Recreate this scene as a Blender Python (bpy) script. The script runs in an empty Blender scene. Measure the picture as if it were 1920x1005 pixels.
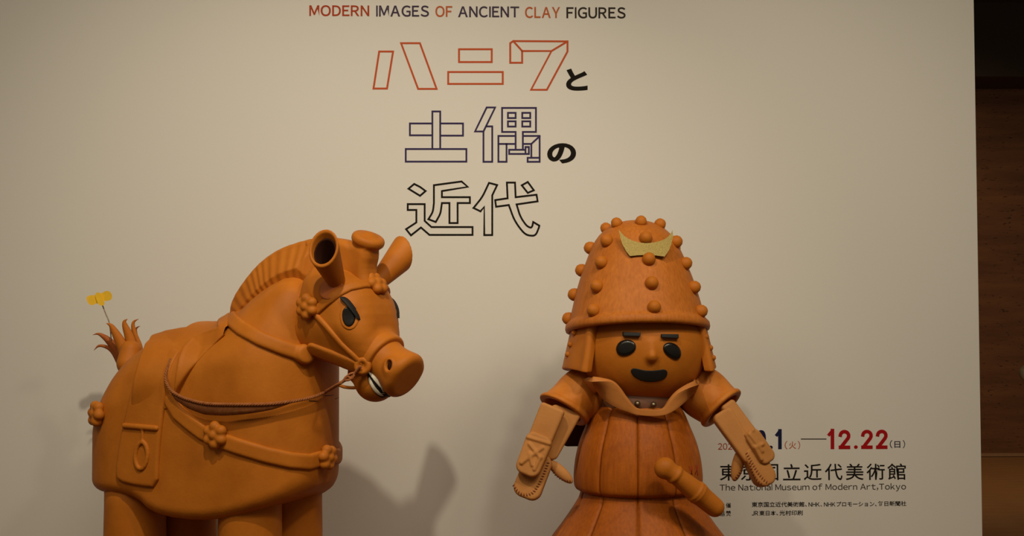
import bpy, math, random, time
import numpy as np
from mathutils import Matrix, Vector
random.seed(7); rng = np.random.default_rng(7)
T0 = time.time()
C = bpy.context.scene.collection
# ------------------------------------------------------------------ camera
FPX = 2400.0
CAM = np.array([0.0, -5.5, 1.5])
YAW, PIT, ROLL = math.radians(1.4), math.radians(2.1), -0.0028
_f = np.array([math.sin(YAW)*math.cos(PIT), math.cos(YAW)*math.cos(PIT), math.sin(PIT)])
_r = np.cross(_f, [0, 0, 1]); _r /= np.linalg.norm(_r); _u = np.cross(_r, _f)
_c, _s = math.cos(ROLL), math.sin(ROLL)
CR, CU = _c*_r+_s*_u, -_s*_r+_c*_u
cam_d = bpy.data.cameras.new('camera'); cam = bpy.data.objects.new('camera', cam_d); C.objects.link(cam)
cam_d.sensor_width = 36; cam_d.lens = FPX/1920*36; cam_d.clip_end = 100
M4 = Matrix(((CR[0], CU[0], -_f[0], CAM[0]), (CR[1], CU[1], -_f[1], CAM[1]), (CR[2], CU[2], -_f[2], CAM[2]), (0, 0, 0, 1)))
cam.matrix_world = M4
S = bpy.context.scene; S.camera = cam
S.view_settings.view_transform = 'Standard'; S.view_settings.look = 'None'
S.view_settings.gamma = 1; S.view_settings.use_curve_mapping = False; S.view_settings.exposure = 0.0
# ------------------------------------------------------------------ light
w = bpy.data.worlds.new('World'); S.world = w; w.use_nodes = True
bg = w.node_tree.nodes['Background']; bg.inputs[0].default_value = (1.0, 0.80, 0.56, 1); bg.inputs[1].default_value = 0.16
LC = (1, .86, .66)
def spot(name, loc, target, power, size=70, blend=1.0, radius=0.05, col=(1, .80, .56)):
    l = bpy.data.lights.new(name, 'SPOT'); l.energy = power; l.spot_size = math.radians(size); l.spot_blend = blend
    l.shadow_soft_size = radius; l.color = col
    o = bpy.data.objects.new(name, l); C.objects.link(o); o.location = loc
    o.rotation_euler = (Vector(target)-Vector(loc)).to_track_quat('-Z', 'Y').to_euler(); return o
spot('key_fill_spot', (-0.62, -2.93, 4.1), (-0.75, -0.25, 1.3), 230, 72, 1.0, .05, LC)
spot('key_fill_spot', (1.25, -3.3, 4.0), (0.65, -0.4, 1.25), 135, 74, 1.0, .14, LC)
spot('key_fill_spot', (0.1, -4.2, 4.1), (0.2, 0.0, 1.7), 112, 94, 1.0, .7, LC)  # unseen soft fill, added in front to lift the figures and wall
spot('key_fill_spot', (2.3, -3.6, 4.1), (1.9, 0.0, 1.2), 215, 82, 1.0, .6, LC)
spot('key_fill_spot', (-2.4, -3.9, 4.1), (-1.6, -0.2, 2.0), 175, 88, 1.0, .7, LC)  # unseen soft fill, added to brighten the left of the wall
spot('hall_downlight', (3.9, 4.6, 4.5), (3.9, 6.4, 1.0), 230, 120, 1.0, .2, (1, .72, .45))
# ------------------------------------------------------------------ helpers: pixels of the photograph to rays
def rays(px):
    px = np.asarray(px, float).reshape(-1, 2)
    d = _f[None]*FPX + CR[None]*(px[:, :1]-960) + CU[None]*(502.5-px[:, 1:2])
    return d/np.linalg.norm(d, axis=1, keepdims=True)
def atY(x, y, Y):
    d = rays([(x, y)])[0]; return CAM + d*((Y-CAM[1])/d[1])
class Frame:
    def __init__(s, o, deg):
        a = math.radians(deg); s.a = a; s.o = np.array(o, float)
        s.X = np.array([math.cos(a), math.sin(a), 0]); s.Y = np.array([-math.sin(a), math.cos(a), 0]); s.Z = np.array([0, 0, 1.])
        s.M = np.stack([s.X, s.Y, s.Z])          # rows
    def loc(s, p): return (np.asarray(p, float)-s.o) @ s.M.T
    def world(s, p): return np.asarray(p, float) @ s.M + s.o
    def pl(s, x, y, ly=0.0):                      # pixel -> local point on the plane local y = ly
        p0 = s.o+s.Y*ly; d = rays([(x, y)])[0]; p = CAM+d*(((p0-CAM) @ s.Y)/(d @ s.Y)); return s.loc(p)
    def at(s, x, y, Y): return s.loc(atY(x, y, Y))
# ------------------------------------------------------------------ helpers: materials
def newmat(name):
    m = bpy.data.materials.new(name); m.use_nodes = True; return m, m.node_tree, m.node_tree.nodes['Principled BSDF']
def clay(name, c1, c2, rough=.55, grain=0.0, bump=.25, scale=6.0):
    m, t, p = newmat(name); N = t.nodes; L = t.links
    tc = N.new('ShaderNodeTexCoord'); mp = N.new('ShaderNodeMapping'); L.new(tc.outputs['Object'], mp.inputs[0])
    n1 = N.new('ShaderNodeTexNoise'); n1.inputs['Scale'].default_value = scale; n1.inputs['Detail'].default_value = 4; n1.inputs['Roughness'].default_value = .6
    L.new(mp.outputs[0], n1.inputs[0])
    cr = N.new('ShaderNodeValToRGB'); cr.color_ramp.elements[0].color = (*c1, 1); cr.color_ramp.elements[1].color = (*c2, 1)
    cr.color_ramp.elements[0].position = .33; cr.color_ramp.elements[1].position = .68
    L.new(n1.outputs[0], cr.inputs[0])
    mp2 = N.new('ShaderNodeMapping'); mp2.inputs['Scale'].default_value = (110, 110, 5); L.new(tc.outputs['Object'], mp2.inputs[0])
    n2 = N.new('ShaderNodeTexNoise'); n2.inputs['Scale'].default_value = 1; n2.inputs['Detail'].default_value = 3; L.new(mp2.outputs[0], n2.inputs[0])
    mx = N.new('ShaderNodeMix'); mx.data_type = 'RGBA'; mx.blend_type = 'MULTIPLY'; mx.inputs[0].default_value = grain
    L.new(cr.outputs[0], mx.inputs[6])
    cr2 = N.new('ShaderNodeValToRGB'); cr2.color_ramp.elements[0].position = .3; cr2.color_ramp.elements[1].position = .7
    cr2.color_ramp.elements[0].color = (.55, .5, .45, 1); L.new(n2.outputs[0], cr2.inputs[0]); L.new(cr2.outputs[0], mx.inputs[7])
    L.new(mx.outputs[2], p.inputs['Base Color'])
    n3 = N.new('ShaderNodeTexNoise'); n3.inputs['Scale'].default_value = 90; n3.inputs['Detail'].default_value = 5; L.new(tc.outputs['Object'], n3.inputs[0])
    ad = N.new('ShaderNodeMath'); ad.operation = 'MULTIPLY_ADD'; L.new(n2.outputs[0], ad.inputs[0]); ad.inputs[1].default_value = grain*1.5; L.new(n3.outputs[0], ad.inputs[2])
    b = N.new('ShaderNodeBump'); b.inputs['Strength'].default_value = bump; b.inputs['Distance'].default_value = .002
    L.new(ad.outputs[0], b.inputs['Height']); L.new(b.outputs[0], p.inputs['Normal'])
    p.inputs['Roughness'].default_value = rough; p.inputs['Specular IOR Level'].default_value = .18
    return m
def plain(name, c, rough=.6, metal=0.0, spec=.4):
    m, t, p = newmat(name); N = t.nodes; L = t.links
    n = N.new('ShaderNodeTexNoise'); n.inputs['Scale'].default_value = 40; n.inputs['Detail'].default_value = 3
    tc = N.new('ShaderNodeTexCoord'); L.new(tc.outputs['Object'], n.inputs[0])
    cr = N.new('ShaderNodeValToRGB'); cr.color_ramp.elements[0].color = (*[v*.85 for v in c], 1); cr.color_ramp.elements[1].color = (*[min(1, v*1.12) for v in c], 1)
    L.new(n.outputs[0], cr.inputs[0]); L.new(cr.outputs[0], p.inputs['Base Color'])
    p.inputs['Roughness'].default_value = rough; p.inputs['Metallic'].default_value = metal; p.inputs['Specular IOR Level'].default_value = spec
    return m
CL = clay('terracotta', (.40, .118, .008), (.49, .155, .013))
CLG = clay('terracotta_grained', (.44, .130, .014), (.53, .17, .024), grain=.45, bump=.4)  # helmet clay paled: light from above is put into this colour
CLT = clay('terracotta_torso', (.33, .078, .004), (.43, .112, .007), grain=.5, bump=.4)  # torso clay darkened: weaker light lower down is put into this colour
CLS = clay('terracotta_sleeve', (.42, .115, .007), (.56, .20, .03), scale=9)
CLP = clay('pale_terracotta', (.40, .165, .040), (.48, .21, .058), rough=.6)
CLC = clay('collar_clay', (.42, .155, .030), (.52, .20, .05))
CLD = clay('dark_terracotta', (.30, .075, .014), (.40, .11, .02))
HOL = plain('dark_hollow', (.035, .010, .004), .9, spec=.1)  # shade inside nostrils and ear as colour; back pouch uses it too
BLK = plain('gloss_black', (.006, .005, .004), .28, spec=.5)
BLM = plain('matt_black', (.008, .007, .006), .7)
WHT = plain('tooth_white', (.62, .58, .46), .5)
ROPE = clay('rope_leather', (.25, .080, .022), (.36, .13, .04), rough=.7, scale=60)
THR = plain('stitch_thread', (.23, .055, .015), .7)
MET = plain('dull_metal', (.16, .12, .07), .35, .8)
YEL = plain('yellow_plastic', (.80, .50, .03), .3)
WIR = plain('wire', (.18, .13, .08), .4, .6)
def gold():
    m, t, p = newmat('gold_glitter'); N = t.nodes; L = t.links
    tc = N.new('ShaderNodeTexCoord'); v = N.new('ShaderNodeTexVoronoi'); v.inputs['Scale'].default_value = 700; L.new(tc.outputs['Object'], v.inputs[0])
    cr = N.new('ShaderNodeValToRGB'); cr.color_ramp.elements[0].color = (.20, .145, .035, 1); cr.color_ramp.elements[1].color = (.36, .27, .075, 1)
    L.new(v.outputs['Color'], cr.inputs[0]); L.new(cr.outputs[0], p.inputs['Base Color'])
    b = N.new('ShaderNodeBump'); b.inputs['Strength'].default_value = .5; b.inputs['Distance'].default_value = .001; L.new(v.outputs['Distance'], b.inputs['Height']); L.new(b.outputs[0], p.inputs['Normal'])
    p.inputs['Metallic'].default_value = .55; p.inputs['Roughness'].default_value = .5; return m
GLD = gold()
# ------------------------------------------------------------------ helpers: objects
def mesh_np(name, V, F, smooth=True):
    me = bpy.data.meshes.new(name); V = np.asarray(V, np.float32); F = np.asarray(F, np.int32); k = F.shape[1]
    me.vertices.add(len(V)); me.vertices.foreach_set('co', V.ravel())
    me.loops.add(F.size); me.loops.foreach_set('vertex_index', F.ravel())
    me.polygons.add(len(F)); me.polygons.foreach_set('loop_start', np.arange(0, F.size, k, dtype=np.int32))
    me.update(calc_edges=True); me.validate()
    me.polygons.foreach_set('use_smooth', np.full(len(me.polygons), smooth)); return me
def link(name, me, mat, parent=None):
    me.materials.clear(); me.materials.append(mat)
    o = bpy.data.objects.new(name, me); C.objects.link(o)
    if parent is not None: o.parent = parent
    return o
def pym(name, V, F, mat, parent=None, smooth=True):
    me = bpy.data.meshes.new(name); me.from_pydata([tuple(map(float, v)) for v in V], [], [tuple(map(int, f)) for f in F]); me.update(); me.validate()
    for p in me.polygons: p.use_smooth = smooth
    return link(name, me, mat, parent)
def thing(name, fr, label, cat, group=None):
    o = bpy.data.objects.new(name, None); C.objects.link(o); o.empty_display_size = .1
    o.location = fr.o; o.rotation_euler = (0, 0, fr.a); o['label'] = label; o['category'] = cat
    if group: o['group'] = group
    return o
# ------------------------------------------------------------------ helpers: signed distance modelling
f32 = np.float32
def smin(a, b, k):
    h = np.clip(.5+.5*(b-a)/k, 0, 1); return b*(1-h)+a*h-k*h*(1-h)
def smax(a, b, k): return -smin(-a, -b, k)
def sstep(a, b, x):
    t = np.clip((x-a)/(b-a), 0, 1); return t*t*(3-2*t)
def sph(P, c, r): return np.sqrt((P[0]-c[0])**2+(P[1]-c[1])**2+(P[2]-c[2])**2)-r
def ell(P, c, r):
    a = [(P[i]-c[i])/r[i] for i in range(3)]; k0 = np.sqrt(a[0]**2+a[1]**2+a[2]**2)+1e-6
    b = [a[i]/r[i] for i in range(3)]; k1 = np.sqrt(b[0]**2+b[1]**2+b[2]**2)+1e-6
    return k0*(k0-1)/k1
def rcone(P, a, b, ra, rb):
    a = np.asarray(a, float); b = np.asarray(b, float); d = b-a; L2 = float(d @ d)
    t = np.clip(((P[0]-a[0])*d[0]+(P[1]-a[1])*d[1]+(P[2]-a[2])*d[2])/L2, 0, 1)
    return np.sqrt((P[0]-a[0]-t*d[0])**2+(P[1]-a[1]-t*d[1])**2+(P[2]-a[2]-t*d[2])**2)-(ra+(rb-ra)*t)
def chain(P, pts, r, k=0):
    out = None
    if np.isscalar(r): r = [r]*len(pts)
    for i in range(len(pts)-1):
        d = rcone(P, pts[i], pts[i+1], r[i], r[i+1]); out = d if out is None else (np.minimum(out, d) if k == 0 else smin(out, d, k))
    return out
def poly2(u, v, pts):
    pts = [np.asarray(p, float) for p in pts]; n = len(pts)
    d = np.full(u.shape, 1e9, f32); s = np.ones(u.shape, bool)
    for i in range(n):
        a, b = pts[i], pts[i-1]; e = b-a; wx = u-a[0]; wy = v-a[1]
        t = np.clip((wx*e[0]+wy*e[1])/float(e @ e), 0, 1); d = np.minimum(d, (wx-e[0]*t)**2+(wy-e[1]*t)**2)
        c1 = v >= a[1]; c2 = v < b[1]; c3 = e[0]*wy > e[1]*wx
        s ^= (c1 & c2 & c3) | (~c1 & ~c2 & ~c3)
    d = np.sqrt(d); return np.where(s, d, -d)
def ext(d2, dy, R):
    a = d2+R; b = dy+R
    return np.minimum(np.maximum(a, b), 0)+np.sqrt(np.maximum(a, 0)**2+np.maximum(b, 0)**2)-R
def basis(ax, hint):
    ax = np.asarray(ax, float); ax /= np.linalg.norm(ax); u = np.cross(ax, hint); u /= np.linalg.norm(u); v = np.cross(u, ax); return ax, u, v
def tolocal(P, c, B):
    q = [P[i]-c[i] for i in range(3)]
    return [q[0]*b[0]+q[1]*b[1]+q[2]*b[2] for b in B]
def rbox(Q, h, r):
    q = [np.abs(Q[i])-h[i]+r for i in range(3)]
    return np.sqrt(sum(np.maximum(x, 0)**2 for x in q))+np.minimum(np.maximum(q[0], np.maximum(q[1], q[2])), 0)-r
def smooth_poly(pts, it=2):
    pts = [np.asarray(p, float) for p in pts]
    for _ in range(it):
        q = []
        for i in range(len(pts)):
            a, b = pts[i], pts[(i+1) % len(pts)]; q += [a*.75+b*.25, a*.25+b*.75]
        pts = q
    return pts
def sdf_mesh(f, lo, hi, h, slack=1.6, refine=2):
    lo = np.array(lo, float); hi = np.array(hi, float); B = 8
    nb = np.maximum(1, np.ceil((hi-lo)/(h*B)).astype(int)); n = nb*B
    g = [lo[i]+(np.arange(nb[i])+.5)*B*h for i in range(3)]
    G = np.stack(np.meshgrid(*g, indexing='ij'), -1).reshape(-1, 3)
    d = f([G[:, i].astype(f32) for i in range(3)])
    act = np.abs(d) < h*B*.87*slack
    vals = np.empty(n+1, f32); vals[:] = 1.0
    sg = np.where(d < 0, -1., 1.).astype(f32).reshape(nb)
    vals[:-1, :-1, :-1] = np.repeat(np.repeat(np.repeat(sg, B, 0), B, 1), B, 2)
    I = np.argwhere(act.reshape(nb))
    r9 = np.arange(B+1); off = np.stack(np.meshgrid(r9, r9, r9, indexing='ij'), -1).reshape(-1, 3)
    for c in range(0, len(I), 1500):
        J = (I[c:c+1500]*B)[:, None, :]+off[None]; J = J.reshape(-1, 3)
        vals[J[:, 0], J[:, 1], J[:, 2]] = f([(lo[i]+J[:, i]*h).astype(f32) for i in range(3)])
    s = vals < 0
    cnt = np.zeros(n, np.int8)
    for a in (0, 1):
        for b in (0, 1):
            for c in (0, 1): cnt += s[a:a+n[0], b:b+n[1], c:c+n[2]]
    cell = np.argwhere((cnt > 0) & (cnt < 8)); idx = np.full(n, -1, np.int32); idx[cell[:, 0], cell[:, 1], cell[:, 2]] = np.arange(len(cell))
    cor = [(a, b, c) for a in (0, 1) for b in (0, 1) for c in (0, 1)]
    cv = {k: vals[cell[:, 0]+k[0], cell[:, 1]+k[1], cell[:, 2]+k[2]] for k in cor}
    acc = np.zeros((len(cell), 3)); num = np.zeros(len(cell))
    for k in cor:
        for ax in range(3):
            if k[ax] == 0:
                k2 = list(k); k2[ax] = 1; a, b = cv[k], cv[tuple(k2)]; m = (a < 0) != (b < 0)
                t = np.where(m, a/np.where(m, a-b, 1), 0); p = np.tile(np.array(k, float), (len(cell), 1)); p[:, ax] = t
                acc += p*m[:, None]; num += m
    V = lo+(cell+acc/num[:, None])*h
    F = []
    for ax in range(3):
        o1, o2 = (ax+1) % 3, (ax+2) % 3
        sl0 = [slice(0, n[i]+1) for i in range(3)]; sl1 = list(sl0); sl0[ax] = slice(0, n[ax]); sl1[ax] = slice(1, n[ax]+1)
        A = s[tuple(sl0)]; Bm = s[tuple(sl1)]; E_ = np.argwhere(A != Bm)
        E_ = E_[(E_[:, o1] > 0) & (E_[:, o1] < n[o1]) & (E_[:, o2] > 0) & (E_[:, o2] < n[o2])]
        q = []
        for (a, b) in ((-1, -1), (0, -1), (0, 0), (-1, 0)):
            c = E_.copy(); c[:, o1] += a; c[:, o2] += b; q.append(idx[c[:, 0], c[:, 1], c[:, 2]])
        q = np.stack(q, 1); flip = ~A[E_[:, 0], E_[:, 1], E_[:, 2]]; q[flip] = q[flip][:, ::-1]; F.append(q)
    F = np.concatenate(F); F = F[(F >= 0).all(1)]
    for _ in range(refine):
        e = h*.3; P = [V[:, i].astype(f32) for i in range(3)]; d0 = f(P); g = []
        for i in range(3):
            Q = list(P); Q[i] = Q[i]+f32(e); g.append((f(Q)-d0)/e)
        g = np.stack(g, 1); n2 = (g**2).sum(1)+1e-3; st = -d0[:, None]*g/n2[:, None]; ln = np.linalg.norm(st, axis=1, keepdims=True)
        V = V+st*np.minimum(1, h*.7/np.maximum(ln, 1e-9))
    return V, F
def part(name, f, lo, hi, h, mat, parent, fr_from=None, fr_to=None, **kw):
    V, F = sdf_mesh(f, lo, hi, h, **kw)
    if fr_from is not None: V = fr_to.loc(fr_from.world(V))
    o = link(name, mesh_np(name, V, F), mat, parent)
    print('part', name, len(F), round(time.time()-T0, 1)); return o
def bounds(pts, m):
    p = np.asarray(pts); return p.min(0)-m, p.max(0)+m
def trace(f, fr, px, off=0.0, step=8):
    """follow a line seen in the photograph over the real surface f of a thing: returns local points"""
    px = np.asarray(px, float)
    if step:
        out = [px[0]]
        for a, b in zip(px[:-1], px[1:]):
            k = max(1, int(np.linalg.norm(b-a)/step)); out += [a+(b-a)*i/k for i in range(1, k+1)]
        px = np.array(out)
    d = rays(px) @ fr.M.T; o = fr.loc(CAM); t = np.full(len(px), 3.6); best = np.full(len(px), 1e9); bt = t.copy()
    for _ in range(120):
        P = o+d*t[:, None]; v = f([P[:, i] for i in range(3)]).astype(float)-off
        m = np.abs(v) < best; best[m] = np.abs(v)[m]; bt[m] = t[m]
        t = t+np.clip(v*.7, -.02, .2); t = np.minimum(t, 6.5)
    return o+d*bt[:, None]
def tube(pts, r, sides=10, closed=False, flat=None):
    pts = np.asarray(pts, float); n = len(pts); V = []; F = []
    if np.isscalar(r): r = [r]*n
    up = np.array([0.13, -.9, .4])
    for i in range(n):
        a = pts[(i-1) % n] if closed or i > 0 else pts[i]; b = pts[(i+1) % n] if closed or i < n-1 else pts[i]
        t = b-a; t /= np.linalg.norm(t)+1e-12; u = np.cross(t, up); u /= np.linalg.norm(u)+1e-12; v = np.cross(u, t)
        for k in range(sides):
            an = 2*math.pi*k/sides; V.append(pts[i]+r[i]*(math.cos(an)*u*(flat or 1)+math.sin(an)*v))
    m = n if closed else n-1
    for i in range(m):
        for k in range(sides):
            a = i*sides+k; b = i*sides+(k+1) % sides; c = ((i+1) % n)*sides+(k+1) % sides; e = ((i+1) % n)*sides+k; F.append((a, e, c, b))
    if not closed:
        F.append(tuple(range(sides))); F.append(tuple(range((n-1)*sides+sides-1, (n-1)*sides-1, -1)))
    return V, F
def spline(pts, k=8):
    pts = [np.asarray(p, float) for p in pts]; P = [2*pts[0]-pts[1]]+pts+[2*pts[-1]-pts[-2]]; out = []
    for i in range(1, len(P)-2):
        for j in range(k):
            t = j/k; a, b, c, d = P[i-1:i+3]
            out.append(.5*((2*b)+(c-a)*t+(2*a-5*b+4*c-d)*t*t+(3*b-a-3*c+d)*t**3))
    out.append(pts[-1]); return np.array(out)
def blade(pts, wd, th, side, n=7):
    """tapering curved leaf: pts centre line, wd widths, th thickness, side = width direction"""
    pts = np.asarray(pts, float); V = []; F = []; side = np.asarray(side, float)
    for i, p in enumerate(pts):
        t = pts[min(i+1, len(pts)-1)]-pts[max(i-1, 0)]; t /= np.linalg.norm(t)
        s = np.cross(t, side); s /= np.linalg.norm(s); nn = np.cross(s, t)
        for k in range(2*n):
            a = 2*math.pi*k/(2*n); V.append(p+s*math.cos(a)*wd[i]/2+nn*(math.sin(a)*th/2-.25*wd[i]*(math.cos(a)**2)))
    m = 2*n
    for i in range(len(pts)-1):
        for k in range(m): F.append((i*m+k, i*m+(k+1) % m, (i+1)*m+(k+1) % m, (i+1)*m+k))
    F.append(tuple(range(m))[::-1]); F.append(tuple(range((len(pts)-1)*m, len(pts)*m))); return V, F
def boxm(lo, hi):
    x0, y0, z0 = lo; x1, y1, z1 = hi
    V = [(x0, y0, z0), (x1, y0, z0), (x1, y1, z0), (x0, y1, z0), (x0, y0, z1), (x1, y0, z1), (x1, y1, z1), (x0, y1, z1)]
    return V, [(0, 3, 2, 1), (4, 5, 6, 7), (0, 1, 5, 4), (1, 2, 6, 5), (2, 3, 7, 6), (3, 0, 4, 7)]
def struct(name, lo, hi, mat):
    o = pym(name, *boxm(lo, hi), mat, None, False); o['kind'] = 'structure'; return o
# ================================================================== SETTING
def wallmat():
    m, t, p = newmat('painted_wall'); N = t.nodes; L = t.links
    tc = N.new('ShaderNodeTexCoord'); n = N.new('ShaderNodeTexNoise'); n.inputs['Scale'].default_value = 300; n.inputs['Detail'].default_value = 4; L.new(tc.outputs['Object'], n.inputs[0])
    n2 = N.new('ShaderNodeTexNoise'); n2.inputs['Scale'].default_value = 1.2; L.new(tc.outputs['Object'], n2.inputs[0])
    cr = N.new('ShaderNodeValToRGB'); cr.color_ramp.elements[0].color = (.625, .61, .56, 1); cr.color_ramp.elements[1].color = (.65, .63, .575, 1); L.new(n2.outputs[0], cr.inputs[0]); L.new(cr.outputs[0], p.inputs['Base Color'])
    b = N.new('ShaderNodeBump'); b.inputs['Strength'].default_value = .15; b.inputs['Distance'].default_value = .001; L.new(n.outputs[0], b.inputs['Height']); L.new(b.outputs[0], p.inputs['Normal'])
    p.inputs['Roughness'].default_value = .75; p.inputs['Specular IOR Level'].default_value = .3; return m
def travertine():
    m, t, p = newmat('brown_travertine'); N = t.nodes; L = t.links
    tc = N.new('ShaderNodeTexCoord'); mp = N.new('ShaderNodeMapping'); mp.inputs['Scale'].default_value = (.9, .9, 7); L.new(tc.outputs['Object'], mp.inputs[0])
    n = N.new('ShaderNodeTexNoise'); n.inputs['Scale'].default_value = 1.4; n.inputs['Detail'].default_value = 8; n.inputs['Roughness'].default_value = .65; L.new(mp.outputs[0], n.inputs[0])
    cr = N.new('ShaderNodeValToRGB'); cr.color_ramp.elements[0].color = (.115, .040, .012, 1); cr.color_ramp.elements[1].color = (.21, .085, .026, 1)
    cr.color_ramp.elements[0].position = .3; cr.color_ramp.elements[1].position = .7; L.new(n.outputs[0], cr.inputs[0])
    mp2 = N.new('ShaderNodeMapping'); mp2.inputs['Scale'].default_value = (9, 9, 30); L.new(tc.outputs['Object'], mp2.inputs[0])
    v = N.new('ShaderNodeTexNoise'); v.inputs['Scale'].default_value = 2; v.inputs['Detail'].default_value = 3; L.new(mp2.outputs[0], v.inputs[0])
    c2 = N.new('ShaderNodeValToRGB'); c2.color_ramp.elements[0].position = .30; c2.color_ramp.elements[1].position = .36; c2.color_ramp.elements[0].color = (.25, .2, .15, 1); L.new(v.outputs[0], c2.inputs[0])
    mx = N.new('ShaderNodeMix'); mx.data_type = 'RGBA'; mx.blend_type = 'MULTIPLY'; mx.inputs[0].default_value = 1; L.new(cr.outputs[0], mx.inputs[6]); L.new(c2.outputs[0], mx.inputs[7]); L.new(mx.outputs[2], p.inputs['Base Color'])
    b = N.new('ShaderNodeBump'); b.inputs['Strength'].default_value = .5; b.inputs['Distance'].default_value = .004; L.new(c2.outputs[0], b.inputs['Height']); L.new(b.outputs[0], p.inputs['Normal'])
    p.inputs['Roughness'].default_value = .55; return m
def woodmat(name, a, b_, sc=(1.2, 30, 1)):
    m, t, p = newmat(name); N = t.nodes; L = t.links
    tc = N.new('ShaderNodeTexCoord'); mp = N.new('ShaderNodeMapping'); mp.inputs['Scale'].default_value = sc; L.new(tc.outputs['Object'], mp.inputs[0])
    n = N.new('ShaderNodeTexNoise'); n.inputs['Scale'].default_value = 2; n.inputs['Detail'].default_value = 6; L.new(mp.outputs[0], n.inputs[0])
    cr = N.new('ShaderNodeValToRGB'); cr.color_ramp.elements[0].color = (*a, 1); cr.color_ramp.elements[1].color = (*b_, 1); cr.color_ramp.elements[0].position = .3; cr.color_ramp.elements[1].position = .7
    L.new(n.outputs[0], cr.inputs[0]); L.new(cr.outputs[0], p.inputs['Base Color']); p.inputs['Roughness'].default_value = .5; return m
WAL = wallmat(); TRV = travertine(); WOD = woodmat('floor_wood', (.22, .10, .03), (.34, .165, .055))
XR = 2.157
wall = struct('wall_back', (-4.5, 0, 0), (XR, .16, 3.75), WAL)
floor = struct('floor', (-6, -9, -.1), (9, 7.9, 0), plain('floor_screed', (.22, .10, .03), .5))
k = 0
y = .3
plank = None
for j in range(44):                                  # oak boards of the hall floor beside the exhibition wall
    y0 = .30+j*.17
    if y0+.17 > 7.9: break
    V, F = boxm((1.0, y0+.0015, 0), (8.5, y0+.1685, .012)); 
    if plank is None:
        plank = pym('floor_plank', *boxm((0, 0, 0), (6.8, .167, .012)), WOD, floor, False); o = plank
    else:
        o = plank.copy(); C.objects.link(o); o.parent = floor
    o.location = (1.6+random.uniform(-.1, .1), y0, 0.0)
struct('ceiling', (-6, -9, 4.6), (9, 7.9, 4.7), plain('dark_ceiling', (.05, .035, .025), .8))
hall = struct('wall_hall', (-4, 7.75, 0), (9, 7.9, 4.6), TRV)
struct('trim_1', (-4, 7.715, 0.018), (9, 7.75, .05), plain('skirting_strip', (.34, .20, .10), .4))
struct('trim_2', (-4, 7.05, 3.86), (9, 7.75, 4.6), plain('soffit_dark', (.045, .028, .016), .6))
# ---- lettering on the wall
def ink(name, c):
    m, t, p = newmat(name); p.inputs['Base Color'].default_value = (*c, 1); p.inputs['Roughness'].default_value = .9; p.inputs['Specular IOR Level'].default_value = .08; return m
RED = ink('ink_vermilion', (.46, .085, .030)); REDD = ink('ink_red_brown', (.36, .05, .018)); NAVY = ink('ink_navy', (.040, .030, .085)); BLKI = ink('ink_black', (.012, .010, .008))
CRIM = ink('ink_crimson', (.34, .008, .010)); NAVD = ink('ink_dark_blue', (.012, .014, .05)); GRYI = ink('ink_soft_black', (.035, .028, .024)); PURP = ink('ink_slate', (.058, .042, .070)); RUST = ink('ink_rust', (.44, .11, .04))
WY = -.0012
def wp(px):
    d = rays(px); t = (0-CAM[1])/d[:, 1]; P = CAM+d*t[:, None]; return P[:, [0, 2]]
STK = [0]
def strokes(name, lines, wpx, mat):
    """outline lettering: mitred ribbons of vinyl, 1 mm proud of the wall"""
    V = []; F = []; hw = wpx/436.4/2; STK[0] += 1; WYS = WY-.00004*(STK[0] % 9)
    for ln, closed in lines:
        p = wp(ln); n = len(p); L = []; R = []
        for i in range(n):
            a = p[(i-1) % n] if (closed or i > 0) else p[i]-(p[i+1]-p[i]); b = p[i]; c = p[(i+1) % n] if (closed or i < n-1) else p[i]+(p[i]-p[i-1])
            t1 = (b-a)/np.linalg.norm(b-a); t2 = (c-b)/np.linalg.norm(c-b); n1 = np.array([-t1[1], t1[0]]); n2 = np.array([-t2[1], t2[0]])
            mv = n1+n2; mv /= np.linalg.norm(mv); s = min(1/max(.2, mv @ n1), 1.7); L.append(b+mv*hw*s); R.append(b-mv*hw*s)
        if not closed:
            t = (p[1]-p[0])/np.linalg.norm(p[1]-p[0])*hw*.8; L[0] = L[0]-t; R[0] = R[0]-t
            t = (p[-1]-p[-2])/np.linalg.norm(p[-1]-p[-2])*hw*.8; L[-1] = L[-1]+t; R[-1] = R[-1]+t
        b0 = len(V)
        for i in range(n):
            for (q, yy) in ((L[i], WYS-.00005*len(V)/1e3), (R[i], WYS-.00005*len(V)/1e3), (L[i], .0005), (R[i], .0005)): V.append((q[0], yy, q[1]))
        m = n if closed else n-1
        for i in range(m):
            a = b0+4*i; c = b0+4*((i+1) % n)
            F += [(a, a+1, c+1, c), (a+2, c+2, c+3, a+3), (a, c, c+2, a+2), (a+1, a+3, c+3, c+1)]
    me = bpy.data.meshes.new(name); me.from_pydata([tuple(map(float, v)) for v in V], [], F); me.update()
    import bmesh
    bm = bmesh.new(); bm.from_mesh(me); bmesh.ops.recalc_face_normals(bm, faces=bm.faces); bm.to_mesh(me); bm.free()
    o = link(name, me, mat, wall); return o
def z1(l): return [(560+x/3, y/3) for x, y in l]
def z2(l): return [(680+x/3.466, 170+y/3.466) for x, y in l]
def lab(o, l): o['label'] = l; return o
lab(strokes('title_character', [(z1(l), True) for l in ([(453, 290), (531, 290), (497, 498), (421, 498)], [(576, 243), (682, 243), (776, 500), (672, 500)])], 3.5, RED), 'vermilion outline character ha')
lab(strokes('title_character', [(z1(l), True) for l in ([(902, 277), (1086, 277), (1086, 349), (902, 349)], [(841, 405), (1148, 405), (1148, 472), (841, 472)])], 3.5, RED), 'vermilion outline character ni')
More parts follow.
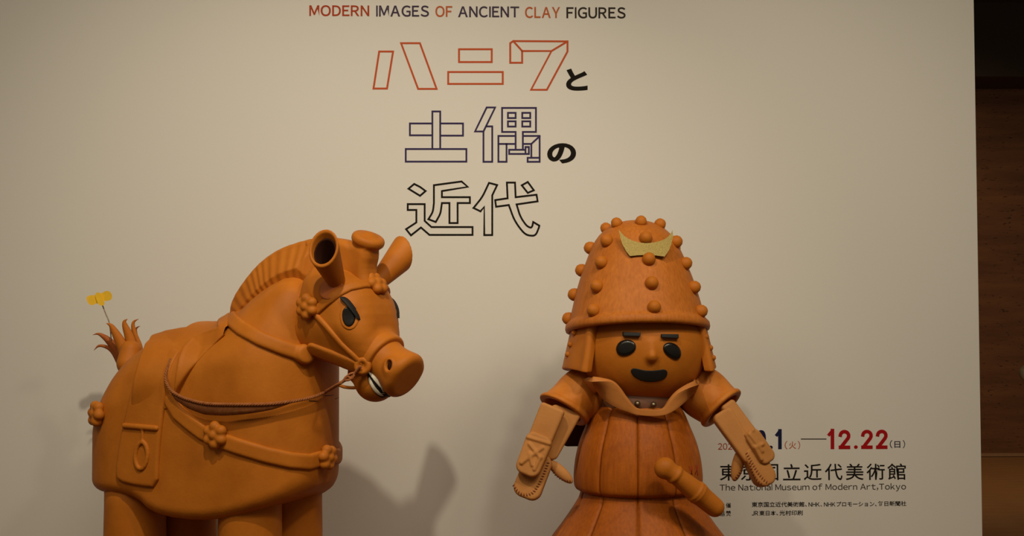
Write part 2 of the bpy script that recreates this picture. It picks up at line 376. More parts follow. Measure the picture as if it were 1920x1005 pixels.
lab(strokes('title_character', [(z1([(1190, 353), (1190, 243), (1207, 231), (1512, 233), (1512, 290), (1396, 505), (1307, 505), (1422, 287), (1257, 287), (1257, 353)]), True), (z1([(1207, 231), (1257, 287)]), False), (z1([(1512, 233), (1422, 287)]), False)], 3.5, RED), 'vermilion outline character wa')
lab(strokes('title_character', [(z2(l), c) for l, c in (([(453, 135), (504, 135), (504, 379), (453, 379)], True), ([(453, 213), (307, 213), (307, 290), (453, 290)], False), ([(504, 213), (652, 213), (652, 292), (504, 292)], False), ([(280, 379), (674, 379), (674, 461), (280, 461)], True))], 3.3, NAVY), 'navy outline character for earth')
lab(strokes('title_character', [(z2(l), c) for l, c in (([(806, 109), (861, 109), (785, 265), (730, 265)], True), ([(803, 232), (842, 232), (842, 462), (785, 462), (785, 265)], False),
    ([(994, 268), (906, 268), (906, 112), (1126, 112), (1126, 268), (1041, 268), (1041, 384)], False), ([(994, 268), (994, 384)], False),
    ([(944, 144), (994, 144), (994, 178), (944, 178)], True), ([(1037, 144), (1089, 144), (1089, 178), (1037, 178)], True), ([(944, 199), (994, 199), (994, 233), (944, 233)], True), ([(1037, 199), (1089, 199), (1089, 233), (1037, 233)], True),
    ([(994, 294), (882, 294), (882, 462), (935, 462), (935, 346)], False), ([(882, 346), (994, 346)], False), ([(1041, 294), (1150, 294), (1150, 462), (1072, 462), (1072, 436), (1150, 436)], False),
    ([(1041, 346), (1096, 346), (1150, 296)], False), ([(1096, 346), (1096, 436)], False), ([(952, 384), (1058, 384), (1058, 411), (952, 411)], True), ([(1058, 366), (1080, 366), (1080, 411), (1058, 411)], True))], 3.3, NAVY), 'navy outline character for idol')
def arc(l, k=5): return [tuple(q) for q in spline(l, k)]
lab(strokes('title_character', [(z2(l), True) for l in ([(335, 606), (374, 626), (409, 652), (373, 683), (298, 637)], [(293, 737), (403, 737), (403, 846), (447, 886), (714, 886), (714, 937), (434, 937), (379, 889), (314, 940), (282, 900), (349, 856), (349, 775), (293, 775)],
    [(463, 614), (643, 590), (683, 625), (515, 652), (515, 692), (697, 692), (697, 730), (617, 730), (617, 860), (564, 860), (564, 730), (515, 730)]+arc([(513, 745), (503, 800), (475, 853)])+[(427, 835)]+arc([(432, 828), (455, 785), (463, 730)]))], 3.4, BLKI), 'black outline character for near')
lab(strokes('title_character', [(z2(l), True) for l in ([(821, 599), (874, 613), (842, 680), (842, 938), (790, 938), (790, 755), (766, 784), (720, 762)]+arc([(726, 755), (776, 690), (815, 612)])[:-1],
    [(937, 597), (990, 597), (994, 692), (1130, 676), (1137, 719), (1000, 739)]+arc([(1002, 745), (1025, 815), (1060, 870), (1088, 889), (1101, 882), (1107, 858)])+[(1108, 853), (1148, 877)]+arc([(1145, 890), (1126, 932), (1098, 942), (1050, 925), (990, 845), (952, 750)])+[(950, 743), (867, 754), (861, 711), (942, 699)],
    [(1073, 593), (1112, 647), (1073, 664), (1034, 615)])], 3.4, BLKI), 'black outline character for age')
def text(s, box, mat, off=0.0, name='lettering', label=None, shear=0.0, spacing=1.0):
    """box = x0, y_top, x1, y_bottom of the glyph ink in photograph pixels; the lettering is flat vinyl on the wall"""
    c = bpy.data.curves.new(name, 'FONT'); c.body = s; c.size = 1; c.offset = off; c.resolution_u = 6; c.space_character = spacing; c.shear = shear
    o = bpy.data.objects.new('tmp', c); C.objects.link(o); bpy.context.view_layer.update()
    dg = bpy.context.evaluated_depsgraph_get(); me = bpy.data.meshes.new_from_object(o.evaluated_get(dg)); bpy.data.objects.remove(o)
    n = len(me.vertices); V = np.zeros(n*3, f32); me.vertices.foreach_get('co', V); V = V.reshape(-1, 3).astype(float)
    lo, hi = V.min(0), V.max(0); a = wp([(box[0], box[3])])[0]; b = wp([(box[2], box[1])])[0]
    X = a[0]+(V[:, 0]-lo[0])/(hi[0]-lo[0])*(b[0]-a[0]); Z = a[1]+(V[:, 1]-lo[1])/(hi[1]-lo[1])*(b[1]-a[1])
    me.vertices.foreach_set('co', np.stack([X, np.full(n, WY), Z], 1).astype(f32).ravel()); me.update()
    o = link(name, me, mat, wall)
    if label: o['label'] = label
    return o
def latin(s_, box, mat, off=0.0, gap=.085, space=.30, label=None, name='lettering'):
    """proportional sans lettering set glyph by glyph, ink box given like in text()"""
    x = 0.0; VV = []; FF = []
    for ch in s_:
        if ch == ' ': x += space-gap; continue
        c = bpy.data.curves.new(name, 'FONT'); c.body = chr(ord(ch)+0xFEE0); c.size = 1; c.offset = off; c.resolution_u = 5
        o = bpy.data.objects.new('tmp', c); C.objects.link(o); bpy.context.view_layer.update()
        me = bpy.data.meshes.new_from_object(o.evaluated_get(bpy.context.evaluated_depsgraph_get())); bpy.data.objects.remove(o)
        fs_ = [tuple(p.vertices) for p in me.polygons]; V = np.array([tuple(v.co) for v in me.vertices])
        if ch in 'Il1i' and ch != '1':           # plain vertical bars
            h0, h1, sw_ = V[:, 1].min(), V[:, 1].max(), .078+off*2
            if ch == 'i': fs_ = [(0, 1, 2, 3), (4, 5, 6, 7)]; V = np.array([(0, 0, 0), (sw_, 0, 0), (sw_, .53, 0), (0, .53, 0), (-.01, h1-.10, 0), (sw_+.01, h1-.10, 0), (sw_+.01, h1, 0), (-.01, h1, 0)])
            else: fs_ = [(0, 1, 2, 3)]; V = np.array([(0, max(h0, -off), 0), (sw_, max(h0, -off), 0), (sw_, h1, 0), (0, h1, 0)])
        x0, x1 = V[:, 0].min(), V[:, 0].max(); b = len(VV)
        VV += [(v[0]-x0+x, v[1]) for v in V]; FF += [tuple(k_+b for k_ in q_) for q_ in fs_]; x += x1-x0+gap
        bpy.data.meshes.remove(me)
    V = np.array(VV); lo, hi = V.min(0), V.max(0); a = wp([(box[0], box[3])])[0]; b = wp([(box[2], box[1])])[0]
    V = [(a[0]+(v[0]-lo[0])/(hi[0]-lo[0])*(b[0]-a[0]), WY, a[1]+(v[1]-lo[1])/(hi[1]-lo[1])*(b[1]-a[1])) for v in V]
    o = pym(name, V, FF, mat, wall, False)
    if label: o['label'] = label
    return o
for s_, b, m, l in (('MODERN', (580, 10, 692.3, 30.4), REDD, 'red-brown'), ('IMAGES', (705.3, 10.4, 804.3, 31.4), PURP, 'slate blue'), ('OF', (816.3, 11.2, 848, 32), RUST, 'rust red'),
                   ('ANCIENT', (858.8, 12, 973.4, 32.6), PURP, 'slate blue'), ('CLAY', (984.4, 13, 1050, 34), RUST, 'rust red'), ('FIGURES', (1062, 13.6, 1172.8, 34.6), GRYI, 'soft black')):
    latin(s_, b, m, .019, gap=.10, label='%s word %s' % (l, s_))
text('と', (1061.5, 128.6, 1101.5, 170), BLKI, .042, name='title_character', label='solid black to')
text('の', (1026, 268.5, 1080, 306.5), BLKI, .04, name='title_character', label='solid black no')
def zt(b): return (1320+b[0]/4.785, 780+b[1]/4.785, 1320+b[2]/4.785, 780+b[3]/4.785)
def zp(l): return [(1320+a/4.785, 780+b/4.785) for a, b in l]
def tz(s_, b, mat, off=0.0, **k): return text(s_, zt(b), mat, off, **k)
latin('2024', zt((125, 243, 300, 302)), REDD, .004)
def digit_one(x0, x1, y0, y1, mat):
    w_ = 32; strokes('numeral', [(zp([(x1-w_/2, y0+w_*0), (x1-w_/2, y1-w_*.4)]), False)], w_/4.785, mat)
    strokes('numeral', [(zp([(x1-w_*.75, y0+w_*.42), (x0+w_*.30, y0+w_*1.25)]), False)], 27/4.785, mat)
def digit_two(x0, x1, y0, y1, mat):
    w_ = 31; r = (x1-x0-w_)/2; cx = (x0+x1)/2; cy = y0+w_/2+r; pts = [(cx+r*math.sin(math.radians(a)), cy-r*math.cos(math.radians(a))) for a in range(-85, 91, 12)]
    pts += [(cx+r*.98, cy+10), (cx+r*.80, cy+24), (x0+w_*.70, y1-w_*.55)]
    strokes('numeral', [(zp(pts), False)], w_/4.785, mat); strokes('numeral', [(zp([(x0+w_*.42, y1-w_/2), (x1-w_*.45, y1-w_/2)]), False)], w_/4.785, mat)
def dot(x0, x1, y0, y1, mat): text('.', zt((x0, y0, x1, y1)), mat, .0, name='numeral')
digit_one(375, 425, 130, 297, NAVD); digit_one(643, 697, 130, 297, NAVD); dot(582, 616, 265, 297, NAVD)
strokes('numeral', [(zp([(513+27*(abs(math.cos(t))**.8)*(1 if math.cos(t) > 0 else -1), 213+71*(abs(math.sin(t))**.8)*(1 if math.sin(t) > 0 else -1)) for t in np.linspace(0, 2*math.pi, 41)[:-1]]), True)], 31/4.785, NAVD)
tz('（', (724, 224, 748, 298), RUST, .002); tz('火', (762, 228, 826, 294), RUST, .008); tz('）', (842, 224, 862, 298), RUST, .002)
strokes('lettering', [(zp([(872, 206), (1095, 206)]), False)], 1.5, GRYI)
digit_one(1112, 1168, 127, 296, CRIM); digit_two(1207, 1313, 124, 296, CRIM); dot(1345, 1379, 262, 294, CRIM); digit_two(1409, 1514, 123, 295, CRIM); digit_two(1542, 1647, 122, 295, CRIM)
tz('（', (1667, 216, 1690, 288), NAVD, .002); tz('日', (1708, 226, 1760, 284), NAVD, .01); tz('）', (1783, 216, 1803, 288), NAVD, .002)
XS = [138, 1810]
for i, ch in enumerate('東京国立近代美術館'):
    x0 = 138+i*188.3; dx = (6, 6, 18, 8, 6, 8, 6, 4, 4)[i]; yy = -.9*i
    tz(ch, (x0+dx-2, 432+yy, x0+167-dx+2, 579+yy), GRYI if 0 else BLKI, .006, name='title_character', label='black character %d of the museum line' % (i+1))
latin('The National Museum of Modern Art,Tokyo', (1349.5, 905.5, 1698.5, 923), GRYI, .002, gap=.10, space=.37)
tz('主', (140, 780, 184, 822), BLKI, .01); tz('催', (196, 778, 241, 823), BLKI, .012); tz('協', (140, 852, 186, 898), BLKI, .01); tz('賛', (196, 850, 241, 897), BLKI, .012)
tz('東京国立近代美術館、', (428, 768, 922, 817), BLKI, .012); latin('NHK', zt((938, 774, 1038, 812)), BLKI, .012); tz('、', (1044, 798, 1058, 812), BLKI, .01); latin('NHK', zt((1076, 774, 1178, 811)), BLKI, .012)
tz('プロモーション、', (1188, 766, 1548, 812), BLKI, .012); tz('毎日新聞社', (1560, 762, 1814, 808), BLKI, .012)
latin('JR', zt((428, 852, 486, 892)), BLKI, .012); tz('東日本、', (496, 848, 664, 893), BLKI, .012); tz('光村印刷', (676, 845, 885, 892), BLKI, .012)
# ================================================================== CLAY HORSE
H = Frame((-1.10, -.62, 0), -25)
N = Frame(H.world((.57, 0, 0)), -33)
prof = smooth_poly([(-.75, .845), (-.75, 1.00), (-.44, 1.08), (-.385, 1.18), (-.345, 1.245), (-.29, 1.295), (-.21, 1.345), (-.13, 1.395), (-.04, 1.432), (.04, 1.445), (.12, 1.455), (.19, 1.475), (.27, 1.52), (.34, 1.58), (.43, 1.63), (.53, 1.66),
                    (.80, 1.66), (.80, 1.08), (.655, .95), (.57, .875), (.44, .818), (.28, .778), (.12, .772), (.0, .79), (-.06, .835), (-.14, .852), (-.28, .845)], 1)
def body(P):
    x, y, z = P
    W = .245-.075*sstep(1.32, 1.58, z)
    q0 = np.abs(x-.115)-(.4925-.0*z)+W-.012; q1 = np.abs(y)-.012
    plan = np.sqrt(np.maximum(q0, 0)**2+np.maximum(q1, 0)**2)+np.minimum(np.maximum(q0, q1), 0)-(W-.012)
    R = .045+.155*sstep(.88, 1.25, z)-.05*sstep(1.35, 1.58, z)
    return ext(poly2(x, z, prof), plan, R)
horse = thing('clay_horse', H, 'large terracotta clay horse with saddle, bridle and rein, standing before the white wall', 'horse figure')
part('body', body, (-.45, -.3, .72), (.7, .3, 1.78), .0075, CL, horse)
def A(P): return [P[0], -np.abs(P[1]), P[2]]
def band(px, wd, th, k=.008, base=body, fr=H, extra=None, off=0, step=8):
    pts = trace(base, fr, px, off, step); pts[:, 1] = -np.abs(pts[:, 1])
    if extra is not None: pts = np.vstack([pts, extra])
    def f(P):
        Q = A(P); d = chain(Q, pts, 0.0); b = base(P)
        return smax(smax(b-th, d-wd, k), -(b+.012), .003)
    lo, hi = bounds(pts, wd+.03); hi[1] = -lo[1] if True else hi[1]; return f, lo, hi, pts
def flower(P, c, n, R, k=6, rot=0.0, cr=.8):
    ax, u, v = basis(n, (0, 0, 1.)); out = sph(P, np.asarray(c)+ax*R*.16, R*cr*.52)
    for i in range(k):
        a = rot+2*math.pi*i/k; q = np.asarray(c)+u*math.cos(a)*R*.66+v*math.sin(a)*R*.66+ax*R*.05
        out = smin(out, sph(P, q, R*.42), R*.21)
    return out
def grad(f, p):
    p = np.asarray(p, float); e = 2e-3; g = []
    for i in range(3):
        a = p.copy(); b = p.copy(); a[i] += e; b[i] -= e; g.append(float(f([np.array([t]) for t in a])[0]-f([np.array([t]) for t in b])[0]))
    g = np.array(g); return g/np.linalg.norm(g)
def flower_part(px, R, base, fr, par, mat=CL, rot=0.3, mirror=False, k=6, off=.004, h=.003):
    p = trace(base, fr, [px], 0, 0)[0]; n = grad(base, p); p = p+n*off
    def f(P): return flower(P, p, n, R, k, rot)
    part('flower_boss', f, p-R*1.35, p+R*1.35, h, mat, par, fr, H)
    if mirror:
        q = p*[1, -1, 1]; m = n*[1, -1, 1]
        part('flower_boss', lambda P: flower(P, q, m, R, k, rot), q-R*1.35, q+R*1.35, h*1.4, mat, par, fr, H)
# saddle cloth: two hanging flaps and saddle over the back
def pxz(fr, l, ly): return [tuple(fr.pl(a, b, ly)[[0, 2]]) for a, b in l]
flap = smooth_poly(pxz(H, [(262, 650), (252, 715), (240, 767), (226, 830), (219, 885), (224, 902), (262, 911), (298, 914), (300, 852), (306, 791), (315, 730), (322, 690), (326, 650)], -.245), 1)
def f_flap(P):
    b = body(P); r = poly2(P[0], P[2], flap)
    return smax(smax(b-.014, r, .012), -(b+.012), .003)
part('saddle_cloth', f_flap, (-.45, -.3, .85), (.2, -.04, 1.5), .005, CL, horse)
part('saddle_cloth', f_flap, (-.45, .04, .85), (.2, .3, 1.5), .007, CL, horse)
def edge(px, off=.02):
    e = trace(body, H, px, off, 8); e[:, 1] = -np.abs(e[:, 1]); return e
be = np.vstack([[(.06, 0, 1.46)], edge([(345, 614), (318, 619), (296, 628), (279, 644), (267, 670), (256, 705), (247, 740), (240, 772)])])
fe = np.vstack([[(.175, 0, 1.49)], edge([(412, 613), (386, 621), (362, 633), (346, 650), (337, 672), (331, 705), (326, 738), (324, 762)])])
r_back = [(a[0], a[2]) for a in be]+[(fe[-1][0], fe[-1][2]-.01)]+[(a[0]-.004, a[2]) for a in fe[::-1]]
r_back = [(.06, 1.54)]+r_back+[(.175, 1.54)]
ff = pxz(H, [(338, 760), (352, 730), (372, 694), (396, 656), (424, 622)], -.2)
r_front = [(.175, 1.56)]+[(a[0], a[2]) for a in fe]+ff+[(.25, 1.56)]
def f_saddle(P):
    Q = A(P); b = body(P); out = None
    for e, r, L_ in ((be, r_back, .17), (fe, r_front, .07)):
        dl = chain(Q, e, 0.0); th = .004+(.032 if L_ > .1 else .026)*np.clip(1-dl/L_, 0, 1)**1.1*sstep(1.10, 1.30, P[2])+.010*np.clip(1-dl/.018, 0, 1)*sstep(1.17, 1.36, P[2])
        d = smax(b-th, poly2(P[0], P[2], r), .008); out = d if out is None else smin(out, d, .006)
    return smax(out, -(b+.012), .003)
part('saddle', f_saddle, (-.42, -.31, 1.08), (.30, .31, 1.56), .0045, CL, horse)
# stirrup in relief
sp = trace(lambda P: body(P)-.014, H, [(234, 798), (293, 803), (268, 806), (267, 826)], 0, 0)
lp = [(267+(11.5 if a < 180 else 11.5)*math.sin(math.radians(a))-3*(1-math.cos(math.radians(a)))/2, 853-26*math.cos(math.radians(a))+(0 if 90 < a < 270 else 2)) for a in range(0, 361, 20)]
sl = trace(lambda P: body(P)-.014, H, lp, 0, 0)
def f_stir(P):
    Q = A(P); d = chain(Q, sp[:2], .0105); d = smin(d, chain(Q, sp[2:4], .0065), .006); d = smin(d, chain(Q, sl, .0085), .006); return d
sp = np.vstack([sp, sl])
lo, hi = bounds(sp, .03)
part('stirrup', f_stir, lo, hi, .0035, CL, horse)
part('stirrup', lambda P: f_stir(P), lo*[1, 1, 1]*1.0+[0, -2*lo[1]-(hi[1]-lo[1]), 0], hi*1.0+[0, -2*hi[1]+(hi[1]-lo[1]), 0], .005, CL, horse)
# breast strap
f, lo, hi, pts = band([(322, 752), (335, 774), (356, 792), (380, 810), (410, 824), (450, 838), (500, 853), (545, 863), (580, 866), (607, 858)], .028, .013, extra=np.array([(.60, 0, 1.0)]))
bsp = pts
part('breast_strap', f, lo-[0, .02, 0], hi+[.05, .02, .02], .0045, CL, horse)
flower_part((409, 815), .046, body, H, horse, rot=.5, off=.016)
flower_part((607, 857), .044, body, H, horse, rot=.2, off=.016)
flower_part((186, 776), .046, body, H, horse, rot=.1, off=.010)
# neck halter
f, lo, hi, pts = band([(430, 592), (440, 605), (455, 617), (490, 636), (530, 652), (566, 664)], .0265, .016, k=.010, extra=None)
def f_col(P, f=f):
    d = f(P); Q = A(P); d = smin(d, ell(Q, tuple(H.pl(437, 600, 0)), (.030, .05, .030)), .02)
    return smin(d, smax(smax(body(P)-.03, sph(Q, pts[-1]+[.012, 0, .0], .036), .008), -(body(P)+.01), .003), .012)
part('neck_strap', f_col, lo-[.04, .03, .04], hi+[.07, .05, .06], .0045, CL, horse)
# mane crest with the tied forelock
mo = [tuple(H.pl(*p)[[0, 2]]) for p in [(438, 592), (440, 570), (452, 545), (476, 512), (500, 487), (530, 467), (560, 456), (590, 448), (618, 443)]]
mi = [(.62, 1.58), (.50, 1.57), (.40, 1.53), (.30, 1.47), (.22, 1.43)]
mp_ = smooth_poly(mo+mi, 1)
def f_mane(P):
    x, y, z = P; d2 = poly2(x, z, mp_); ang = np.arctan2(z-1.36, x-.50)
    rb = np.sin(ang*62+1.5*np.sin(ang*9)); W = .040+.045*np.clip((-d2-.02)/.10, 0, 1)+.0016*rb
    return ext(d2+.0008*rb, np.abs(y)-W, .022)
part('mane', f_mane, (.12, -.11, 1.40), (.68, .11, 1.84), .004, CL, horse)
# legs
def leg(x0, y0, par):
    V = []; F = []; n = 40; prf = [(.112, .93), (.112, .80), (.115, .60), (.120, .40), (.127, .16), (.130, .12), (.140, .11), (.146, .06), (.147, 0.0)]
    for r, z in prf:
        for k in range(n):
            a = 2*math.pi*k/n; V.append((x0+r*math.cos(a), y0+r*math.sin(a), z))
    for i in range(len(prf)-1):
        for k in range(n): F.append((i*n+k, i*n+(k+1) % n, (i+1)*n+(k+1) % n, (i+1)*n+k)[::-1])
    F.append(tuple(range(n))); F.append(tuple(range(len(V)-n, len(V)))[::-1])
    pym('leg', V, F, CL, par)
leg(-.16, -.112, horse); leg(.35, -.105, horse); leg(-.10, .112, horse); leg(.383, .112, horse)
# head ------------------------------------------------------------
Np = lambda l, ly=0: [tuple(N.pl(a, b, ly)[[0, 2]]) for a, b in l]
hp = smooth_poly([(-.02, 1.585), (.005, 1.655), (.07, 1.695)]+Np([(690, 520), (706, 545), (718, 580), (722, 615), (722, 650), (715, 680), (690, 700), (672, 694), (640, 680), (600, 668), (583, 655), (574, 620)]), 1)
NM = np.array(N.pl(733, 690, 0)); m_ax = np.array(N.pl(765, 705, 0))-np.array(N.pl(700, 655, 0)); m_ax /= np.linalg.norm(m_ax)
M0 = np.array(N.pl(700, 658, 0)); M1 = np.array(N.pl(766, 710, 0)); MAX_, MU, MV = basis(M1-M0, (0, 1., 0)); ML = np.linalg.norm(M1-M0); MR = .082
chinc = np.array(N.pl(703, 716, 0))
def headonly(P):
    x, y, z = P; W = .150-.050*sstep(1.48, 1.31, z)
    d = ext(poly2(x, z, hp), np.abs(y)-W, .055+.055*sstep(1.36, 1.50, z))
    return d
def muzz(P):
    a, b, c = tolocal(P, M0, (MAX_, MU, MV)); q = np.sqrt(b*b+c*c)-(MR-.004*np.cos((a-ML*.5)*36)*1.6); R = .027
    w0 = q+R; w1 = np.abs(a-ML/2)-ML/2+R
    return np.sqrt(np.maximum(w0, 0)**2+np.maximum(w1, 0)**2)+np.minimum(np.maximum(w0, w1), 0)-R
NO = trace(muzz, N, [(731, 686)], 0, 0)[0]; NN = np.zeros(3)
def head(P):
    d = smin(headonly(P), muzz(P), .03)
    Q = A(P)
    rim = ell(Q, NO-NN*.004, (.024, .016, .030)); d = smin(d, rim, .02)
    d = smax(d, -ell(Q, NO+NN*.006, (.0125, .016, .0185)), .008)
    br = rcone(Q, (.13, -.105, 1.575), (.225, -.10, 1.53), .03, .02); d = smin(d, br, .03)
    return d
NN[:] = grad(muzz, NO)
part('head', head, (-.12, -.2, 1.12), (.45, .2, 1.74), .005, CL, horse, N, H)
for sg in (-1, 1):
    q = (NO-NN*.006)*[1, -sg, 1]; part('nostril', lambda P: ell(P, q, (.0125, .009, .018)), q-.03, q+.03, .002, HOL, horse, N, H)  # near-black plug: shade of the hole is put into its colour
# lower jaw with open mouth
jc = np.array(N.pl(704, 716, 0))
def jaw(P): return smin(ell(P, jc, (.074, .070, .070)), rcone(P, N.pl(676, 698, 0), jc, .045, .05), .02)
part('lower_jaw', jaw, (.0, -.12, 1.1), (.42, .12, 1.42), .004, CL, horse, N, H)
def jdec(name, px, th, mat):
    p = trace(jaw, N, px, 0, 0); pp = smooth_poly([(a[0], a[2]) for a in p], 1)
    part(name, lambda P: smax(smax(jaw(P)-th, poly2(P[0], P[2], pp), .003), -(jaw(P)+.006), .001), *bounds(np.vstack([p, p*[1, -1, 1]]), .04), .0028, mat, horse, N, H)
jdec('mouth', [(688, 692), (690, 706), (695, 722), (704, 737), (717, 746), (732, 745), (745, 738), (735, 725), (715, 705), (700, 690)], .003, BLM)
jdec('teeth', [(691, 708), (695, 706), (702, 721), (713, 734), (726, 741), (719, 743.5), (706, 737), (696, 724)], .005, WHT)
jdec('teeth', [(693, 696), (700, 697), (714, 710), (728, 722), (745, 733), (742, 738), (726, 731), (711, 719), (699, 705)], .012, WHT)
# noseband: ring round the muzzle
def hm(P): return smin(headonly(P), muzz(P), .03)
NB = (np.array(N.pl(714, 670, 0))-M0) @ MAX_
def f_nose(P):
    a, b, c = tolocal(P, M0, (MAX_, MU, MV)); d = a-NB; q = np.sqrt(b*b+c*c)-MR
    w0 = q-.013+.010; w1 = np.abs(d)-.023+.010
    o = np.sqrt(np.maximum(w0, 0)**2+np.maximum(w1, 0)**2)+np.minimum(np.maximum(w0, w1), 0)-.010
    return smax(o, -(q+.014), .003)
part('noseband', f_nose, (.0, -.13, 1.15), (.42, .13, 1.5), .004, CL, horse, N, H)
rp = trace(hm, N, [(680, 686)], .008, 0)[0]; rn = N.loc(N.o+np.array([-.25, -.95, .0])); rn /= np.linalg.norm(rn)
def f_ring(P, s=1):
    Q = [P[0], P[1]*s, P[2]]; ax, u, v = basis(rn, (0, 0, 1.)); a, b, c = tolocal(Q, rp, (ax, u, v))
    d = np.sqrt((np.sqrt(b*b+c*c)-.021)**2+a*a)-.0105; return smin(d, np.maximum(np.sqrt(b*b+c*c)-.016, np.abs(a+.004)-.006), .008)
part('bit_ring', f_ring, rp-.05, rp+.05, .003, CL, horse, N, H)
rp2 = rp*[1, -1, 1]; part('bit_ring', lambda P: f_ring(P, -1), rp2-.05, rp2+.05, .004, CL, horse, N, H)
# bridle straps
def nband(px, wd, th, name, k=.006, h=.0035, extra=None):
    f, lo, hi, p = band(px, wd, th, k, hm, N, extra)
    if name == 'brow_strap': part(name, f, lo-.01, hi+.01, h, CL, horse, N, H); return
    for s in (-1, 1):
        l = lo-.01; u = hi+.01; l[1], u[1] = (lo[1]-.01, -.012) if s < 0 else (.012, -lo[1]+.01); part(name, f, l, u, h, CL, horse, N, H)
nband([(590, 588), (612, 612), (640, 645), (664, 668), (678, 682)], .0105, .012, 'cheek_strap')
nband([(705, 533), (680, 533), (655, 538), (636, 548), (612, 566), (594, 582)], .017, .009, 'brow_strap')
nband([(588, 655), (625, 669), (662, 684)], .026, .012, 'jaw_strap')
flower_part((580, 575), .043, hm, N, horse, rot=.5, mirror=True, off=.012)
flower_part((703, 534), .044, hm, N, horse, rot=.0, off=.006)
# eyes and brows
def decal(name, px, th, mat, inner=.008, R=None, it=2, par=None, mir=True, h=.0025):
    p = trace(hm, N, px, 0, 0); pp = smooth_poly([(a[0], a[2]) for a in p], it) ; yy = p[:, 1].max()+.03
    def f(P):
        b = head(P); r = poly2(P[0], P[2], pp)
        return smax(smax(smax(b-th, r, th*.8), -(b+inner), .002), -(np.abs(P[1])-.03) if 0 else (P[1]-0.0), .001)
    def g(P): return f([P[0], -P[1], P[2]])
    lo, hi = bounds(p, .03); part(name, f, lo, hi, h, mat, horse, N, H)
    if mir:
        l2 = lo*1.0; h2 = hi*1.0; l2[1], h2[1] = -hi[1], -lo[1]; part(name, g, l2, h2, h*1.3, mat, horse, N, H)
decal('eye', [(655, 574), (664, 580), (669, 593), (666, 607), (657, 614), (647, 609), (642, 595), (644, 580)], .006, BLK)
decal('eyelid', [(654, 568), (669, 576), (675, 594), (670, 612), (657, 620), (643, 613), (637, 596), (640, 577)], .003, CL)
decal('eyebrow', [(640, 559), (644, 555), (656, 561), (667, 574), (673, 588), (677, 603), (670, 593), (661, 580), (649, 567)], .017, BLM, it=1)
# ears
eb = N.pl(632, 530, -.11); ec = np.array(N.pl(608, 474, -.215)); et = ec+(ec-eb)*.75
en = N.loc(N.o+np.array([-.35, -.90, .18])); en = en/np.linalg.norm(en)
def ear(P, s=1):
    Q = [P[0], P[1]*s, P[2]]
    o = rcone(Q, eb, et, .030, .072); i = rcone(Q, np.asarray(eb)+(et-eb)*.12, et, .019, .066)
    pl_ = (Q[0]-ec[0])*en[0]+(Q[1]-ec[1])*en[1]+(Q[2]-ec[2])*en[2]
    o = smax(o, pl_-.012, .004); return smax(o, -i, .004)
lo, hi = bounds([eb, et], .09)
part('ear', ear, lo, hi, .0035, CL, horse, N, H)
def earin(P, s=1):
    Q = [P[0], P[1]*s, P[2]]; i = rcone(Q, np.asarray(eb)+(et-eb)*.12, et, .019, .066)
    pl_ = (Q[0]-ec[0])*en[0]+(Q[1]-ec[1])*en[1]+(Q[2]-ec[2])*en[2]
    return np.maximum(np.maximum(i+.0006, -(i+.0056)), pl_+.004)
part('ear_shade_shell', earin, lo, hi, .0022, HOL, horse, N, H, refine=1)  # added dark shell: shade inside the ear is put into its colour
l2 = lo*1.; h2 = hi*1.; l2[1], h2[1] = -hi[1], -lo[1]
part('ear', lambda P: ear(P, -1), l2, h2, .004, CL, horse, N, H)
# ear socket disc: the hollow's shade is put into its darker clay
cu = trace(hm, N, [(621, 542)], 0, 0)[0]; cn = grad(hm, cu)
for s in (1, -1):
    c_ = cu*[1, s, 1]; n_ = cn*[1, s, 1]
    def f_cup(P):
        a, b, c = tolocal(P, c_, basis(n_, (0, 0, 1.))); q = np.sqrt(b*b/1.2+c*c); return np.sqrt(np.maximum(np.abs(a+.002)-.004, 0)**2+np.maximum(q-.038, 0)**2)-.004
    part('ear_socket', f_cup, c_-.07, c_+.07, .004, CLD, horse, N, H)
# forelock: crest between the ears with a flared knob
kt = np.array(N.pl(691, 447, 0)); kb = np.array(N.pl(672, 520, 0)); kn = np.array([.42, -.12, .90]); kn /= np.linalg.norm(kn)
cp = smooth_poly(Np([(575, 452), (612, 444), (640, 447), (662, 452), (672, 456), (700, 462), (702, 480), (697, 500), (698, 520), (706, 548), (640, 560), (600, 540)]), 1)
def f_fore(P):
    x, y, z = P; ang = x*70-z*12
    d = ext(poly2(x, z, cp), np.abs(y)-(.046+.0022*np.sin(ang)), .028)
    ax, u, v = basis(kn, (0, 1., 0)); a, b, c = tolocal(P, kt, (ax, u, v)); q = np.sqrt(b*b+c*c)
    disc = np.sqrt(np.maximum(q-.043, 0)**2+np.maximum(np.abs(a+.006)-.002, 0)**2)-.0165
    stem = rcone(P, kt-kn*.012, kt-kn*.065+[.0, 0, 0], .036, .030)
    d = smin(d, stem, .02); return smin(d, disc, .015)
part('forelock', f_fore, (-.18, -.09, 1.5), (.33, .09, 1.86), .004, CL, horse, N, H)
